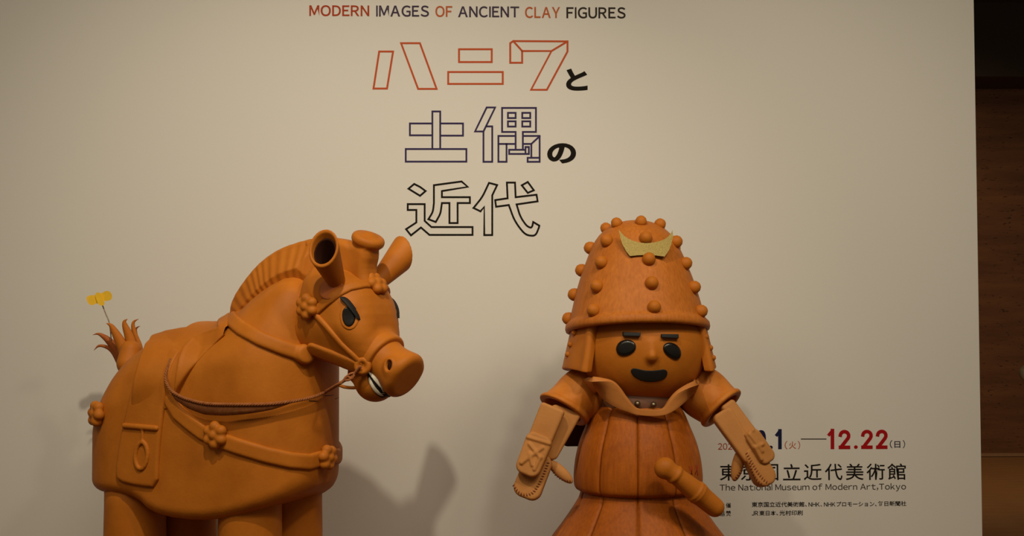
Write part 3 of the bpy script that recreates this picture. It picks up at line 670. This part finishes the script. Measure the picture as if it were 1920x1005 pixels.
# rein: beaded cord and flat strap
bodyo = body
ra = trace(bodyo, H, [(324, 676), (319, 690), (317, 706), (322, 724), (336, 737), (360, 747), (392, 755), (430, 757), (470, 757), (510, 756), (548, 751), (580, 744), (605, 735)], 0, 6)
m = len(ra); off = .012+.030*np.sin(np.linspace(0, 1, m)*math.pi)**1.0
ra = np.array([p+grad(body, p)*o for p, o in zip(ra, off)])
ring_h = H.loc(N.world(rp+rn*.018))
lead = [H.at(632, 722, -1.07), H.at(648, 712, -1.08), H.at(662, 703, -1.08)]
rope_pts = spline(np.vstack([ra[::4], ra[-1:], lead, [ring_h]]), 14)
def rope(name, pts, r, mat, par, lay=.010):
    """three twisted strands around a centre line"""
    pts = np.asarray(pts); L = np.r_[0, np.cumsum(np.linalg.norm(np.diff(pts, axis=0), axis=1))]; n = int(L[-1]/.0025); s = np.linspace(0, L[-1], n)
    P = np.stack([np.interp(s, L, pts[:, i]) for i in range(3)], 1); V = []; F = []
    T = np.gradient(P, axis=0); T /= np.linalg.norm(T, axis=1, keepdims=True)+1e-9; U = np.cross(T, [.13, -.9, .4]); U /= np.linalg.norm(U, axis=1, keepdims=True); W_ = np.cross(U, T)
    for j in range(3):
        a = 2*math.pi*(s/(lay*3)+j/3); Q = P+(np.cos(a)[:, None]*U+np.sin(a)[:, None]*W_)*r*.5
        v, f = tube(Q, r*.56, 6); b = len(V); V += list(v); F += [tuple(i+b for i in q) for q in f]
    return pym(name, V, F, mat, par)
rope('rein_cord', rope_pts, .0062, ROPE, horse)
kn_ = [H.at(x, y_, -1.085) for x, y_ in ((643, 716), (650, 706), (660, 710), (664, 700), (655, 702), (646, 712), (655, 712), (665, 703))]
pym('rein_knot', *tube(spline(kn_, 6), .0042, 8), ROPE, horse)
# flat strap hanging under the cord
st = ra[int(m*.14):int(m*.93)]; V = []; F = []; nn = len(st); NR = [grad(body, p) for p in st]
for i, p in enumerate(st):
    t = i/(nn-1); wd = .003+.042*math.sin(min(1, t*1.15)**.8*math.pi)**.8 if t*1.15 < 1 else .003; n_ = NR[i]
    dn = np.array([0, 0, -1.])-n_*(-n_[2]); dn /= np.linalg.norm(dn); dn = dn*.9-n_*.25
    for q in (p, p+dn*wd, p+dn*wd+n_*-.004, p-n_*.004): V.append(q)
for i in range(nn-1):
    a = 4*i
    for k in range(4): F.append((a+k, a+(k+1) % 4, a+4+(k+1) % 4, a+4+k))
pym('rein_strap', V, F, ROPE, horse)
cs = [H.at(635, 722, -1.0), H.at(648, 726, -1.0), H.at(664, 727, -1.0), H.at(676, 724, -1.0)]
pym('chin_strap', *tube(spline(cs, 6), .006, 10), CL, horse)
for a, b in (((579, 751), (596, 752)), ((609, 742), (625, 741)), ((629, 748), (635, 745))):
    p = trace(body, H, [a, b], .001, 4); pym('stitch', *tube(p, .0011, 6), BLM, horse)
# tail
tb = [H.at(248, 706, -.49), H.at(242, 682, -.49), H.at(245, 657, -.48)]
def f_tail(P): return smin(chain(P, tb, [.034, .047, .040], .0), sph(P, tb[0], .03), .02)
lo, hi = bounds(tb, .08); part('tail_base', f_tail, lo, hi, .004, CL, horse)
for pp, ww, Y in (([(228, 680), (221, 662), (205, 641), (192, 630), (183, 626), (174, 628)], [.040, .040, .030, .018, .009, .001], -.40),
                  ([(226, 684), (215, 664), (205, 654), (194, 649), (184, 649), (176, 657)], [.030, .024, .016, .013, .009, .001], -.38),
                  ([(234, 670), (230, 655), (222, 637), (213, 620), (207, 610), (199, 606)], [.046, .046, .040, .028, .016, .001], -.47),
                  ([(248, 666), (246, 650), (240, 628), (234, 612), (233, 603), (239, 598)], [.046, .044, .036, .024, .014, .001], -.47),
                  ([(259, 668), (259, 650), (253, 630), (249, 612), (251, 603), (260, 598)], [.040, .030, .022, .016, .010, .001], -.43),
                  ([(257, 640), (254, 622), (256, 615), (263, 611)], [.016, .012, .007, .001], -.40)):
    p = spline([H.at(a, b, Y) for a, b in pp], 5); wv = np.interp(np.linspace(0, 1, len(p)), np.linspace(0, 1, len(ww)), ww)
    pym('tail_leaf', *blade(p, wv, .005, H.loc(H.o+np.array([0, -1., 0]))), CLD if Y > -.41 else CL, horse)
# butterfly ornament on a wire
B = Frame(atY(206, 640, -.44), 0)
bf = thing('butterfly_ornament', B, 'small yellow butterfly-shaped ornament on a thin wire above the horse tail', 'ornament')
pym('wire', *tube(spline([B.at(209, 640, -.445), B.at(205, 606, -.43), B.at(198, 588, -.42), B.at(192, 572, -.41)], 6), .0022, 8), WIR, bf)
def zb(l): return [(140+x/5.287, 530+y_/5.287) for x, y_ in l]
for nm, l, tilt in (('wing', [(250, 200), (205, 210), (180, 224), (145, 219), (122, 185), (115, 148), (138, 126), (205, 122), (250, 130)], (-.03, -.012)), ('wing', [(230, 108), (280, 100), (300, 84), (337, 80), (366, 108), (374, 152), (350, 177), (295, 183), (240, 190)], (-.012, -.03)),
                    ('body', [(200, 120), (212, 100), (238, 95), (258, 112), (272, 150), (298, 200), (295, 220), (268, 230), (240, 222), (222, 190)], (-.02, -.02))):
    l = zb([tuple(q) for q in smooth_poly(l, 1)]); xs = [q[0] for q in l]; x0, x1 = min(xs), max(xs); V = []; n = len(l)
    for dy in (0, .004 if nm == 'wing' else .010):
        for q in l: V.append(B.at(q[0], q[1], -.41+(.002 if nm == 'wing' else -.002)+tilt[0]+(tilt[1]-tilt[0])*(q[0]-x0)/(x1-x0)+dy))
    F = [tuple(range(n)), tuple(range(2*n-1, n-1, -1))]+[(i, i+n, (i+1) % n+n, (i+1) % n) for i in range(n)]
    pym(nm, V, F, YEL, bf, False)
print('horse done', time.time()-T0)
# ================================================================== CLAY WARRIOR
W = Frame((.58, -.75, 0), 3)
wr = thing('clay_warrior', W, 'terracotta clay warrior in a tall studded helmet with arms held out, right of the horse', 'warrior figure')
sc = 505.0
def lathe(prf, n=64, a0=0, a1=360, sx=1.0, sy=1.0, c=(0, 0)):
    full = abs(a1-a0) >= 359.9; m = n if full else n+1; V = []; F = []
    for r, z in prf:
        for k in range(m):
            a = math.radians(a0+(a1-a0)*k/n); V.append((c[0]+r*sx*math.sin(a), c[1]-r*sy*math.cos(a), z))
    for i in range(len(prf)-1):
        for k in range(n):
            k2 = (k+1) % m; F.append((i*m+k, i*m+k2, (i+1)*m+k2, (i+1)*m+k))
    return V, F
# helmet: dome of revolution leaning back
TILT = math.radians(8); PIV = np.array([0.004, .02, 1.50])
def tl(p):
    p = np.asarray(p, float)-PIV; c, s = math.cos(TILT), math.sin(TILT)
    return np.array([p[0], p[1]*c+p[2]*s, p[2]*c-p[1]*s])+PIV
hp_ = [(.0, 1.849), (.05, 1.846), (.09, 1.832), (.125, 1.806), (.15, 1.775), (.172, 1.73), (.192, 1.68), (.210, 1.63), (.228, 1.57), (.243, 1.51), (.252, 1.475)]
hs = spline([(r, z) for r, z in hp_], 5)
outer = [tuple(p) for p in hs]+[(.259, 1.468), (.266, 1.460), (.268, 1.446), (.265, 1.436), (.255, 1.432), (.236, 1.438), (.225, 1.48), (.205, 1.60), (.16, 1.74), (.0, 1.80)]
V, F = lathe(outer, 96); V = [tl((v[0], v[1], v[2])) for v in V]
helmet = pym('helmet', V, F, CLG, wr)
def dome(z):
    i = np.interp(-z, [-q[1] for q in hs], [q[0] for q in hs]); return float(i)
st_v, st_f = lathe([(.0, .024), (.010, .0225), (.018, .016), (.0225, .006), (.023, .0), (.020, -.010), (.0, -.012)], 20)
stud_me = None
def stud(p, n, r, par, mat=CL, name='helmet_stud'):
    global stud_me
    if stud_me is None:
        o = pym(name, [(v[0], v[1], v[2]) for v in st_v], st_f, mat, par); stud_me = o
    else:
        o = stud_me.copy(); C.objects.link(o); o.parent = par; o.name = name
    o.location = p; o.rotation_euler = Vector(n).to_track_quat('Z', 'Y').to_euler(); o.scale = (r, r, r*1.05)
for ri, z in enumerate((1.487, 1.577, 1.668, 1.752, 1.824)):
    for k in range(7):
        th = math.radians(4+k*360/7); r = dome(z); r2 = dome(z+.01); r1 = dome(z-.01)
        nz = (r1-r2)/.02; n = np.array([math.sin(th), -math.cos(th), nz]); n /= np.linalg.norm(n)
        p = np.array([r*math.sin(th), -r*math.cos(th), z]); q = tl(p); n2 = tl(p+n)-q
        stud(q+n2*.003, n2, 1.06 if ri < 4 else .95, helmet)
# crescent crest
lo_c = [(1160, 430), (1163, 445), (1167, 458), (1174, 471), (1181, 480), (1198, 478.5), (1213, 478), (1230, 479), (1246, 481), (1254, 470), (1259, 457), (1262, 443), (1261, 431)]
up_c = [(1160, 430), (1165, 436.5), (1171, 443), (1179, 448), (1187, 451.5), (1198, 454.5), (1211, 456), (1224, 455), (1236, 452.5), (1245, 449), (1252, 444.5), (1257, 439), (1261, 431)]
def cr_pt(a, b, dy): t = (a-1211)/50; return W.at(a, b, -.75-.174+(480-b)*.0008+.006*t*t+dy)
V = []; n = len(lo_c)
for dy in (0, .006):
    for l in (up_c, lo_c): V += [cr_pt(a, b, dy) for a, b in l]
F = []
for i in range(n-1):
    F += [(i, n+i, n+i+1, i+1), (2*n+i, 2*n+i+1, 3*n+i+1, 3*n+i), (i, i+1, 2*n+i+1, 2*n+i), (n+i, 3*n+i, 3*n+i+1, n+i+1)]
pym('crescent_crest', V, F, GLD, helmet, False)
# head
hc = (.014, -.012, 1.376)
def face(P):
    d = ell(P, hc, (.238, .228, .216))
    return d
nl = trace(face, W, [(1222, 645), (1222, 668)], 0, 0)
def f_face(P):
    n = rcone(P, nl[0]+[0, .004, 0], nl[1]+[0, -.004, 0], .002, .013)
    tip = rcone(P, nl[1]+[0, -.012, .002], nl[1]+[0, -.006, -.004], .006, .008)
    return smin(smin(face(P), n, .028), tip, .016)
part('head', f_face, (-.26, -.28, 1.15), (.29, .26, 1.66), .005, CL, wr)
def fdec(name, px, th, mat, it=2, h=.002, k=None):
    p = trace(face, W, px, 0, 0); pp = smooth_poly([(a[0], a[2]) for a in p], it)
    def f(P):
        b = face(P); return smax(smax(b-th, poly2(P[0], P[2], pp), k or th), -(b+.006), .002)
    lo, hi = bounds(p, .03); part(name, f, lo, hi, h, mat, wr)
fdec('eye', [(1156, 662), (1154, 652), (1160, 641), (1172, 636), (1186, 638), (1193, 646), (1192, 657), (1183, 665), (1170, 669), (1160, 667)], .008, BLK, 1, k=.012)
fdec('eye', [(1242, 652), (1246, 644), (1256, 641), (1268, 645), (1276, 654), (1278, 665), (1274, 674), (1266, 676), (1254, 670), (1245, 662)], .008, BLK, 1, k=.012)
fdec('mouth', [(1182, 694), (1187, 690), (1195, 691), (1206, 694), (1220, 695), (1234, 694), (1243, 692), (1250, 694), (1252, 700), (1249, 708), (1240, 714), (1222, 717), (1204, 715), (1190, 708), (1184, 701)], .003, BLM, 1)
fdec('eyebrow', [(1167, 622.5), (1200, 623.5), (1199.5, 631), (1167, 630)], .016, BLM, 0, k=.003)
fdec('eyebrow', [(1239, 626), (1271, 626.5), (1271, 634.5), (1239, 633)], .016, BLM, 0, k=.003)
# cheek guards
for sg in (-1, 1):
    V = []; F = []; na, nz = 26, 10; R0 = lambda t: .246+.040*t
    a0, a1 = (50, 122) if sg < 0 else (56, 122)
    for lay in (0, 1):
        for j in range(nz+1):
            t = j/nz; z = 1.475-.182*t
            for i in range(na+1):
                s = i/na; a = math.radians(a0+(a1-a0)*s)
                r = R0(t)+.012*(1 if s < .10 else 0)*(1-abs(s-.05)/.05 if s < .1 else 0)-(.030 if lay else 0)
                fr_ = max(0, .10-s)/.10
                zz = z+(.010*math.sin(s*math.pi*1.3)*t)
                V.append((sg*r*math.sin(a)+.006, -r*math.cos(a)*.96, zz))
    m = (na+1)*(nz+1)
    for j in range(nz):
        for i in range(na):
            a = j*(na+1)+i; q = (a, a+1, a+na+2, a+na+1); F.append(q if sg < 0 else q[::-1]); q2 = tuple(x+m for x in q); F.append(q2[::-1] if sg < 0 else q2)
    loop = [i for i in range(na+1)]+[(j)*(na+1)+na for j in range(1, nz+1)]+[nz*(na+1)+i for i in range(na-1, -1, -1)]+[j*(na+1) for j in range(nz-1, 0, -1)]
    for i in range(len(loop)):
        a, b = loop[i], loop[(i+1) % len(loop)]; F.append((a, a+m, b+m, b) if sg < 0 else (b, b+m, a+m, a))
    o = pym('cheek_guard', V, F, CL, helmet)
    bv = o.modifiers.new('bevel', 'BEVEL'); bv.width = .006; bv.segments = 3; bv.limit_method = 'ANGLE'; bv.angle_limit = math.radians(50)
    for (px, py), rr in zip(([(1083, 624), (1076, 647), (1070, 666)] if sg < 0 else [(1327, 632), (1337, 653), (1344, 672)]), (.52, .50, .46)):
        t = (1.475-(1.5-(py-590)/sc))/.182; r = R0(t); x = (W.at(px, py, -.9)[0]-.006)*sg; x = min(x, r*.985); a = math.asin(x/r)
        n = np.array([sg*math.sin(a), -math.cos(a), .1]); stud((sg*r*math.sin(a)+.006, -r*math.cos(a)*.96, W.at(px, py, -.9)[2]), n, rr, o, name='guard_stud')
# neck and collar
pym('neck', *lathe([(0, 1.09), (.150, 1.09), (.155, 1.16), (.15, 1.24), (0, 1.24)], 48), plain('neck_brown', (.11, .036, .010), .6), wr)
for px in ((1195.5, 757), (1225.5, 759)):
    p = W.at(*px, -.92); Vv, Ff = lathe([(0, .012), (.006, .0105), (.0105, .005), (.0115, 0), (0, -.01)], 16)
    o = pym('bolt', Vv, Ff, MET, wr); o.location = (p[0], p[1]+.004, p[2]); o.rotation_euler = (math.pi/2, 0, 0)
pair = [((1118, 735, -.88), (1109, 716, -.975)), ((1128, 747, -.91), (1127, 715, -.968)), ((1144, 758, -.925), (1146, 716, -.955)), ((1160, 766, -.935), (1159, 726, -.952)), ((1177, 772, -.945), (1172, 744, -.952)),
        ((1196, 778, -.955), (1193, 765, -.955)), ((1222, 780, -.96), (1222, 768, -.96)), ((1246, 778, -.955), (1244, 766, -.955)), ((1264, 770, -.945), (1258, 750, -.952)), ((1280, 758, -.93), (1272, 737, -.95)), ((1294, 745, -.915), (1291, 728, -.955)), ((1305, 736, -.89), (1311, 721, -.975))]
bl = [((0, .16, 1.17), (0, .20, 1.25)), ((-.16, .06, 1.17), (-.2, .06, 1.26))]; br_ = [((.18, .06, 1.17), (.22, .06, 1.26)), ((0, .16, 1.17), (0, .20, 1.25))]
Lr = spline([a for a, b in bl]+[tuple(W.at(*a)) for a, b in pair]+[a for a, b in br_], 6)
Ur = np.vstack([spline([b for a, b in bl]+[tuple(W.at(*pair[0][1]))], 6)[:-1], spline([tuple(W.at(*b)) for a, b in pair], 6)[:-1], spline([tuple(W.at(*pair[-1][1]))]+[b for a, b in br_], 6)])
V = []; F = []; n = min(len(Lr), len(Ur)); rows = 5
for i in range(n):
    for j in range(rows): t = j/(rows-1); V.append(Lr[i]*(1-t)+Ur[i]*t)
for i in range(n-1):
    for j in range(rows-1): a = i*rows+j; F.append((a, a+rows, a+rows+1, a+1))
o = pym('collar', V, F, CLC, wr); md = o.modifiers.new('s', 'SOLIDIFY'); md.thickness = .020; md.offset = -1
bv = o.modifiers.new('b', 'BEVEL'); bv.width = .004; bv.segments = 2; bv.limit_method = 'ANGLE'
# torso core + panels, skirt core + panels
tp = spline([(.120, 1.20), (.165, 1.15), (.196, 1.08), (.216, 1.03), (.230, .975), (.237, .92), (.237, .88), (.232, .862), (.220, .853)], 5)
sk = spline([(.205, .868), (.213, .845), (.222, .82), (.250, .775), (.285, .725), (.322, .675), (.362, .60), (.40, .52), (.43, .45)], 5)
tp_core = [(max(r-.010, .0), z) for r, z in tp]+[(.0, .85)]
pym('torso_core', *lathe([(0, 1.2)]+tp_core, 64), CLD, wr)
sk_core = [(0, .87)]+[(r-.010, z) for r, z in sk]+[(.42, .44), (.38, .48), (0, .60)]
pym('skirt_core', *lathe(sk_core, 64), CLD, wr)
def panels(prf, name, a00, num, mat, hem):
    for k in range(num):
        a0 = a00+k*360/num; a1 = a0+360/num; m = 14; V = []; F = []
        rows_ = [(r, z, 0) for r, z in prf]+[(prf[-1][0]-.014, prf[-1][1]+.002, 0)]
        for (r, z, _) in rows_:
            for i in range(-2, m+3):
                s = min(max(i/m, 0), 1); a = math.radians(a0+.35+(a1-a0-.7)*s); e = min(s, 1-s)*(a1-a0)*math.pi/180*r
                dr = -.0045*math.exp(-e/.006)
                if i in (-1, m+1): dr = -.009
                if i in (-2, m+2): dr = -.014
                V.append(((r+dr)*math.sin(a), -(r+dr)*math.cos(a), z))
        c = m+5
        for j in range(len(rows_)-1):
            for i in range(c-1): q = j*c+i; F.append((q, q+c, q+c+1, q+1))
        pym(name, V, F, mat, wr)
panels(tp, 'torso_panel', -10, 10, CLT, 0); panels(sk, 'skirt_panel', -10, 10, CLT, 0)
for s in (-1, 1):
    V, F = lathe([(0, .62), (.13, .62), (.15, .45), (.165, .25), (.15, .12), (.10, .09), (.09, .06), (.0, .06)], 36, c=(s*.17, .02)); pym('trouser_leg', V, F, CL, wr)
    c_ = np.array([s*.17, -.05, .05]); part('shoe', lambda P: smax(ell(P, c_, (.09, .16, .09)), -(P[2]-.0), .006), c_-[.13, .2, .07], c_+[.13, .2, .13], .008, CLD, wr)
# shoulders / sleeves and arms
def P3(x, y_, Y): return np.array(W.at(x, y_, Y))
def sleeve(shp, opc, tipdir, rs, ro, nrm):
    sh, oc = shp, opc; ax = (oc-sh)/np.linalg.norm(oc-sh); far = oc+ax*.12; nrm = np.asarray(nrm, float); nrm /= np.linalg.norm(nrm)
    def f(P):
        o = smin(rcone(P, sh, far, rs, ro), sph(P, sh+ax*.02, rs*1.04), .03); i = rcone(P, sh+ax*.03, far, rs*.8, ro-.015)
        pl_ = (P[0]-oc[0])*nrm[0]+(P[1]-oc[1])*nrm[1]+(P[2]-oc[2])*nrm[2]
        lip = smax(np.abs(rcone(P, sh, far, rs, ro)+.003)-.010, np.abs(pl_+.008)-.008, .008)
        o = smax(smax(o, pl_, .006), -i, .006); return smin(o, lip, .010)
    return f, sh, oc
f, a_, b_ = sleeve(P3(1098, 734, -.74), P3(1055, 769, -.80), None, .088, .0865, (-.52, -.30, -.80))
part('sleeve', f, np.minimum(a_, b_)-.13, np.maximum(a_, b_)+.13, .004, CLS, wr)
f, a_, b_ = sleeve(P3(1312, 732, -.74), P3(1355, 767, -.80), None, .088, .0865, (.60, -.42, -.68))
part('sleeve', f, np.minimum(a_, b_)-.13, np.maximum(a_, b_)+.13, .004, CLS, wr)
def slab(c0, c1, wdir, hw0, hw1, ht, r):
    """flattened rounded limb between two points, wdir = width direction"""
    c0 = np.asarray(c0, float); c1 = np.asarray(c1, float); ax = c1-c0; L = np.linalg.norm(ax); ax /= L
    wd = np.asarray(wdir, float); wd -= ax*(wd @ ax); wd /= np.linalg.norm(wd); nn = np.cross(ax, wd)
    def f(P):
        a, b, c = tolocal(P, c0, (ax, wd, nn)); t = np.clip(a/L, 0, 1); hw = hw0+(hw1-hw0)*t
        q0 = np.abs(a-L/2)-L/2+r; q1 = np.abs(b)-hw+r; 
        d2 = np.sqrt(np.maximum(q0, 0)**2+np.maximum(q1, 0)**2)+np.minimum(np.maximum(q0, q1), 0)-r
        rr = min(ht*.8, .010)
        return ext(d2, np.abs(c)-ht, rr)
    return f
def bb(*p, m=.08): p = np.array(p); return p.min(0)-m, p.max(0)+m
CLPm = CLP
YA = -.86
# viewer's left arm
p0, p1 = P3(1062, 766, YA+.03), P3(1030, 862, YA+.01)
arm = slab(p0, p1, (1, 0, .2), .058, .020, .034, .020)
part('arm', arm, *bb(p0, p1), .004, CLP, wr)
g0, g1 = P3(1038, 762, YA-.03), P3(1004, 845, YA-.045)
part('arm_guard', slab(g0, g1, (1, -.15, .3), .046, .043, .016, .012), *bb(g0, g1), .0035, CLP, wr)
h0, h1 = P3(1016, 815, YA-.055), P3(985, 891, YA-.075)
cov = slab(h0, h1, (1, -.15, .33), .050, .044, .017, .030)
X_ = [P3(a, b, YA-.083) for a, b in ((995, 832), (1017, 838), (1000, 850), (977, 868), (990, 880), (1002, 872), (992, 848))]
def rel(cov_, segs, Yf):
    pts_ = [[trace(cov_, W, [a, b], .0, 0)[i] for i in (0, 1)] for a, b in segs]
    def f(P):
        d = cov_(P)
        for q in pts_: d = smin(d, rcone(P, q[0], q[1], .0058, .0058), .006)
        return d
    return f
part('hand_cover', rel(cov, [((990, 820), (1030, 832)), ((993, 833), (1013, 858)), ((1017, 840), (978, 868)), ((1013, 858), (1002, 880)), ((993, 850), (978, 868)), ((993, 852), (998, 872))], 0), *bb(h0, h1), .003, CLP, wr)
m0, m1 = P3(1016, 850, YA-.02), P3(983, 934, YA-.045)
mit = slab(m0, m1, (1, -.1, .35), .050, .052, .022, .036)
part('mitten', mit, *bb(m0, m1), .004, CLP, wr)
t0, t1 = P3(1030, 866, YA-.01), P3(1071, 903, YA-.02)
thm = lambda P: ell(tolocal(P, (t0+t1)/2, basis(t1-t0, (0, -1., 0))), (0, 0, 0), (np.linalg.norm(t1-t0)*.56, .021, .017))
part('thumb', thm, *bb(t0, t1, m=.04), .003, CLP, wr)
def stitches(fn, px, wpx=5.0, step=5):
    """row of short raised stitches across a seam"""
    q = np.array([tuple(v) for v in spline(px, 12)]); L = np.r_[0, np.cumsum(np.linalg.norm(np.diff(q, axis=0), axis=1))]; n = int(L[-1]/step)
    s = np.linspace(0, L[-1], n); c = np.stack([np.interp(s, L, q[:, 0]), np.interp(s, L, q[:, 1])], 1); t = np.gradient(c, axis=0); t /= np.linalg.norm(t, axis=1, keepdims=True)
    V = []; F = []
    for a, d in zip(c, t):
        nrm = np.array([-d[1], d[0]])+d*.25; pr = trace(fn, W, [a-nrm*wpx/2, a, a+nrm*wpx/2], .0015, 0)
        if np.abs(fn([pr[:, i] for i in range(3)])-.0015).max() > .003: continue
        v, f_ = tube(pr, [.0012, .0021, .0012], 6); b = len(V); V += list(v); F += [tuple(i+b for i in g) for g in f_]
    o = pym('stitching', V, F, THR, wr); o['kind'] = 'stuff'
allm = lambda P: np.minimum(mit(P), thm(P))
stitches(mit, [(1028, 868), (1018, 893), (1006, 915), (995, 926), (981, 927), (970, 920), (963, 910)])
stitches(mit, [(964, 887), (960, 900), (961, 910)], 4)
stitches(thm, [(1032, 872), (1040, 888), (1054, 899), (1069, 902)], 4.5, 4.5)
# viewer's right arm
p0, p1 = P3(1350, 772, YA+.0), P3(1412, 865, YA-.03)
part('arm', slab(p0, p1, (.9, .0, .5), .040, .030, .028, .022), *bb(p0, p1), .004, CLP, wr)
g0, g1 = P3(1361, 756, YA-.0), P3(1432, 852, YA-.03)
part('arm_guard', slab(g0, g1, (.9, .25, .55), .029, .030, .018, .012), *bb(g0, g1), .0035, CLP, wr)
h0, h1 = P3(1403, 808, YA-.03), P3(1441, 867, YA-.04)
cov = slab(h0, h1, (.9, .2, .55), .029, .034, .024, .026)
part('hand_cover', rel(cov, [((1398, 816), (1412, 806)), ((1406, 815), (1429, 846)), ((1416, 839), (1430, 833)), ((1416, 839), (1428, 861))], 0), *bb(h0, h1), .003, CLP, wr)
m0, m1 = P3(1402, 838, YA-.02), P3(1440, 910, YA-.04)
mit = slab(m0, m1, (.9, .15, .45), .036, .041, .030, .036)
part('mitten', mit, *bb(m0, m1), .004, CLP, wr)
t0, t1 = P3(1390, 842, YA+.0), P3(1377, 899, YA-.01)
thm2 = lambda P: ell(tolocal(P, (t0+t1)/2, basis(t1-t0, (0, -1., 0))), (0, 0, 0), (np.linalg.norm(t1-t0)*.56, .022, .018))
part('thumb', thm2, *bb(t0, t1, m=.04), .003, CLP, wr)
stitches(mit, [(1400, 850), (1410, 868), (1421, 886), (1432, 899), (1442, 907)], 5)
stitches(mit, [(1406, 868), (1412, 888), (1420, 900), (1432, 910)], 4)
stitches(thm2, [(1399, 862), (1393, 878), (1384, 892), (1378, 899)], 5.5, 4.5)
# sword at the belt
sw = [P3(1247, 878, -1.07), P3(1263, 888, -1.07), P3(1309, 925, -1.05), P3(1340, 951, -1.03)]
def f_sw(P):
    d = ell(P, sw[0], (.038, .034, .038)); d = smin(d, rcone(P, sw[1], sw[2], .030, .038), .012)
    ax = (sw[3]-sw[1])/np.linalg.norm(sw[3]-sw[1])
    def ring(P, c, r, w_): a, b, e = tolocal(P, c, basis(ax, (0, 0, 1.))); return np.sqrt((np.sqrt(b*b+e*e)-r)**2+a*a)-w_
    d = smin(d, ring(P, sw[1]+ax*.006, .027, .008), .006); d = smin(d, ring(P, sw[2]-ax*.012, .036, .0045), .004); d = smin(d, ring(P, sw[2], .036, .0045), .004)
    return smin(d, rcone(P, sw[2], sw[3], .037, .034), .006)
part('sword', f_sw, *bb(*sw, m=.06), .004, CL, wr)
for a, b in (((1291, 874), (1298, 890)), ((1297, 874), (1296, 889)), ((1304, 872), (1308, 892)), ((1308, 872), (1303, 890))):
    p = [P3(*a, -.955), P3((a[0]+b[0])/2+1, (a[1]+b[1])/2, -.965), P3(*b, -.955)]; pym('red_thread', *tube(spline(p, 4), .0013, 6), ink('red_thread', (.25, .02, .012)), wr)
c_ = P3(1078, 812, -.55); part('back_pouch', lambda P: rbox([P[i]-c_[i] for i in range(3)], (.05, .03, .05), .02), c_-.1, c_+.1, .006, HOL, wr)
# ================================================================== JAR at the far right
J = Frame((*atY(1948, 700, 3.0)[:2], 0), 0)
jz = atY(1948, 700, 3.0)[2]; k = 1/282.
st_o = thing('display_post', J, 'slim dark post carrying the grey jar at the right edge', 'display post')
pym('post', *lathe([(0, jz-.085), (.05, jz-.085), (.055, jz-.10), (.03, jz-.11), (.03, .03), (.075, .02), (.08, 0.0), (0, 0)][::-1], 24), plain('dark_post', (.05, .03, .02), .5), st_o)
J2 = Frame((J.o[0], J.o[1], jz-.085), 0)
jar = thing('round_jar', J2, 'round grey and ochre jar cut off by the right edge of the photograph', 'jar')
def jmat():
    m, t, p = newmat('jar_glaze'); N_ = t.nodes; L = t.links; tc = N_.new('ShaderNodeTexCoord'); n = N_.new('ShaderNodeTexNoise'); n.inputs['Scale'].default_value = 14; n.inputs['Detail'].default_value = 5; L.new(tc.outputs['Object'], n.inputs[0])
    cr = N_.new('ShaderNodeValToRGB'); cr.color_ramp.elements[0].color = (.30, .24, .20, 1); cr.color_ramp.elements[1].color = (.62, .50, .26, 1); cr.color_ramp.elements[0].position = .4; cr.color_ramp.elements[1].position = .6
    L.new(n.outputs[0], cr.inputs[0]); L.new(cr.outputs[0], p.inputs['Base Color']); p.inputs['Roughness'].default_value = .5; return m
pym('vessel', *lathe([(0, 0), (.07, 0), (.105, .035), (.128, .08), (.122, .11), (.10, .132), (.09, .138), (.085, .15), (.075, .15), (.075, .135), (.09, .12), (.0, .03)], 40), jmat(), jar)
print('total', time.time()-T0)
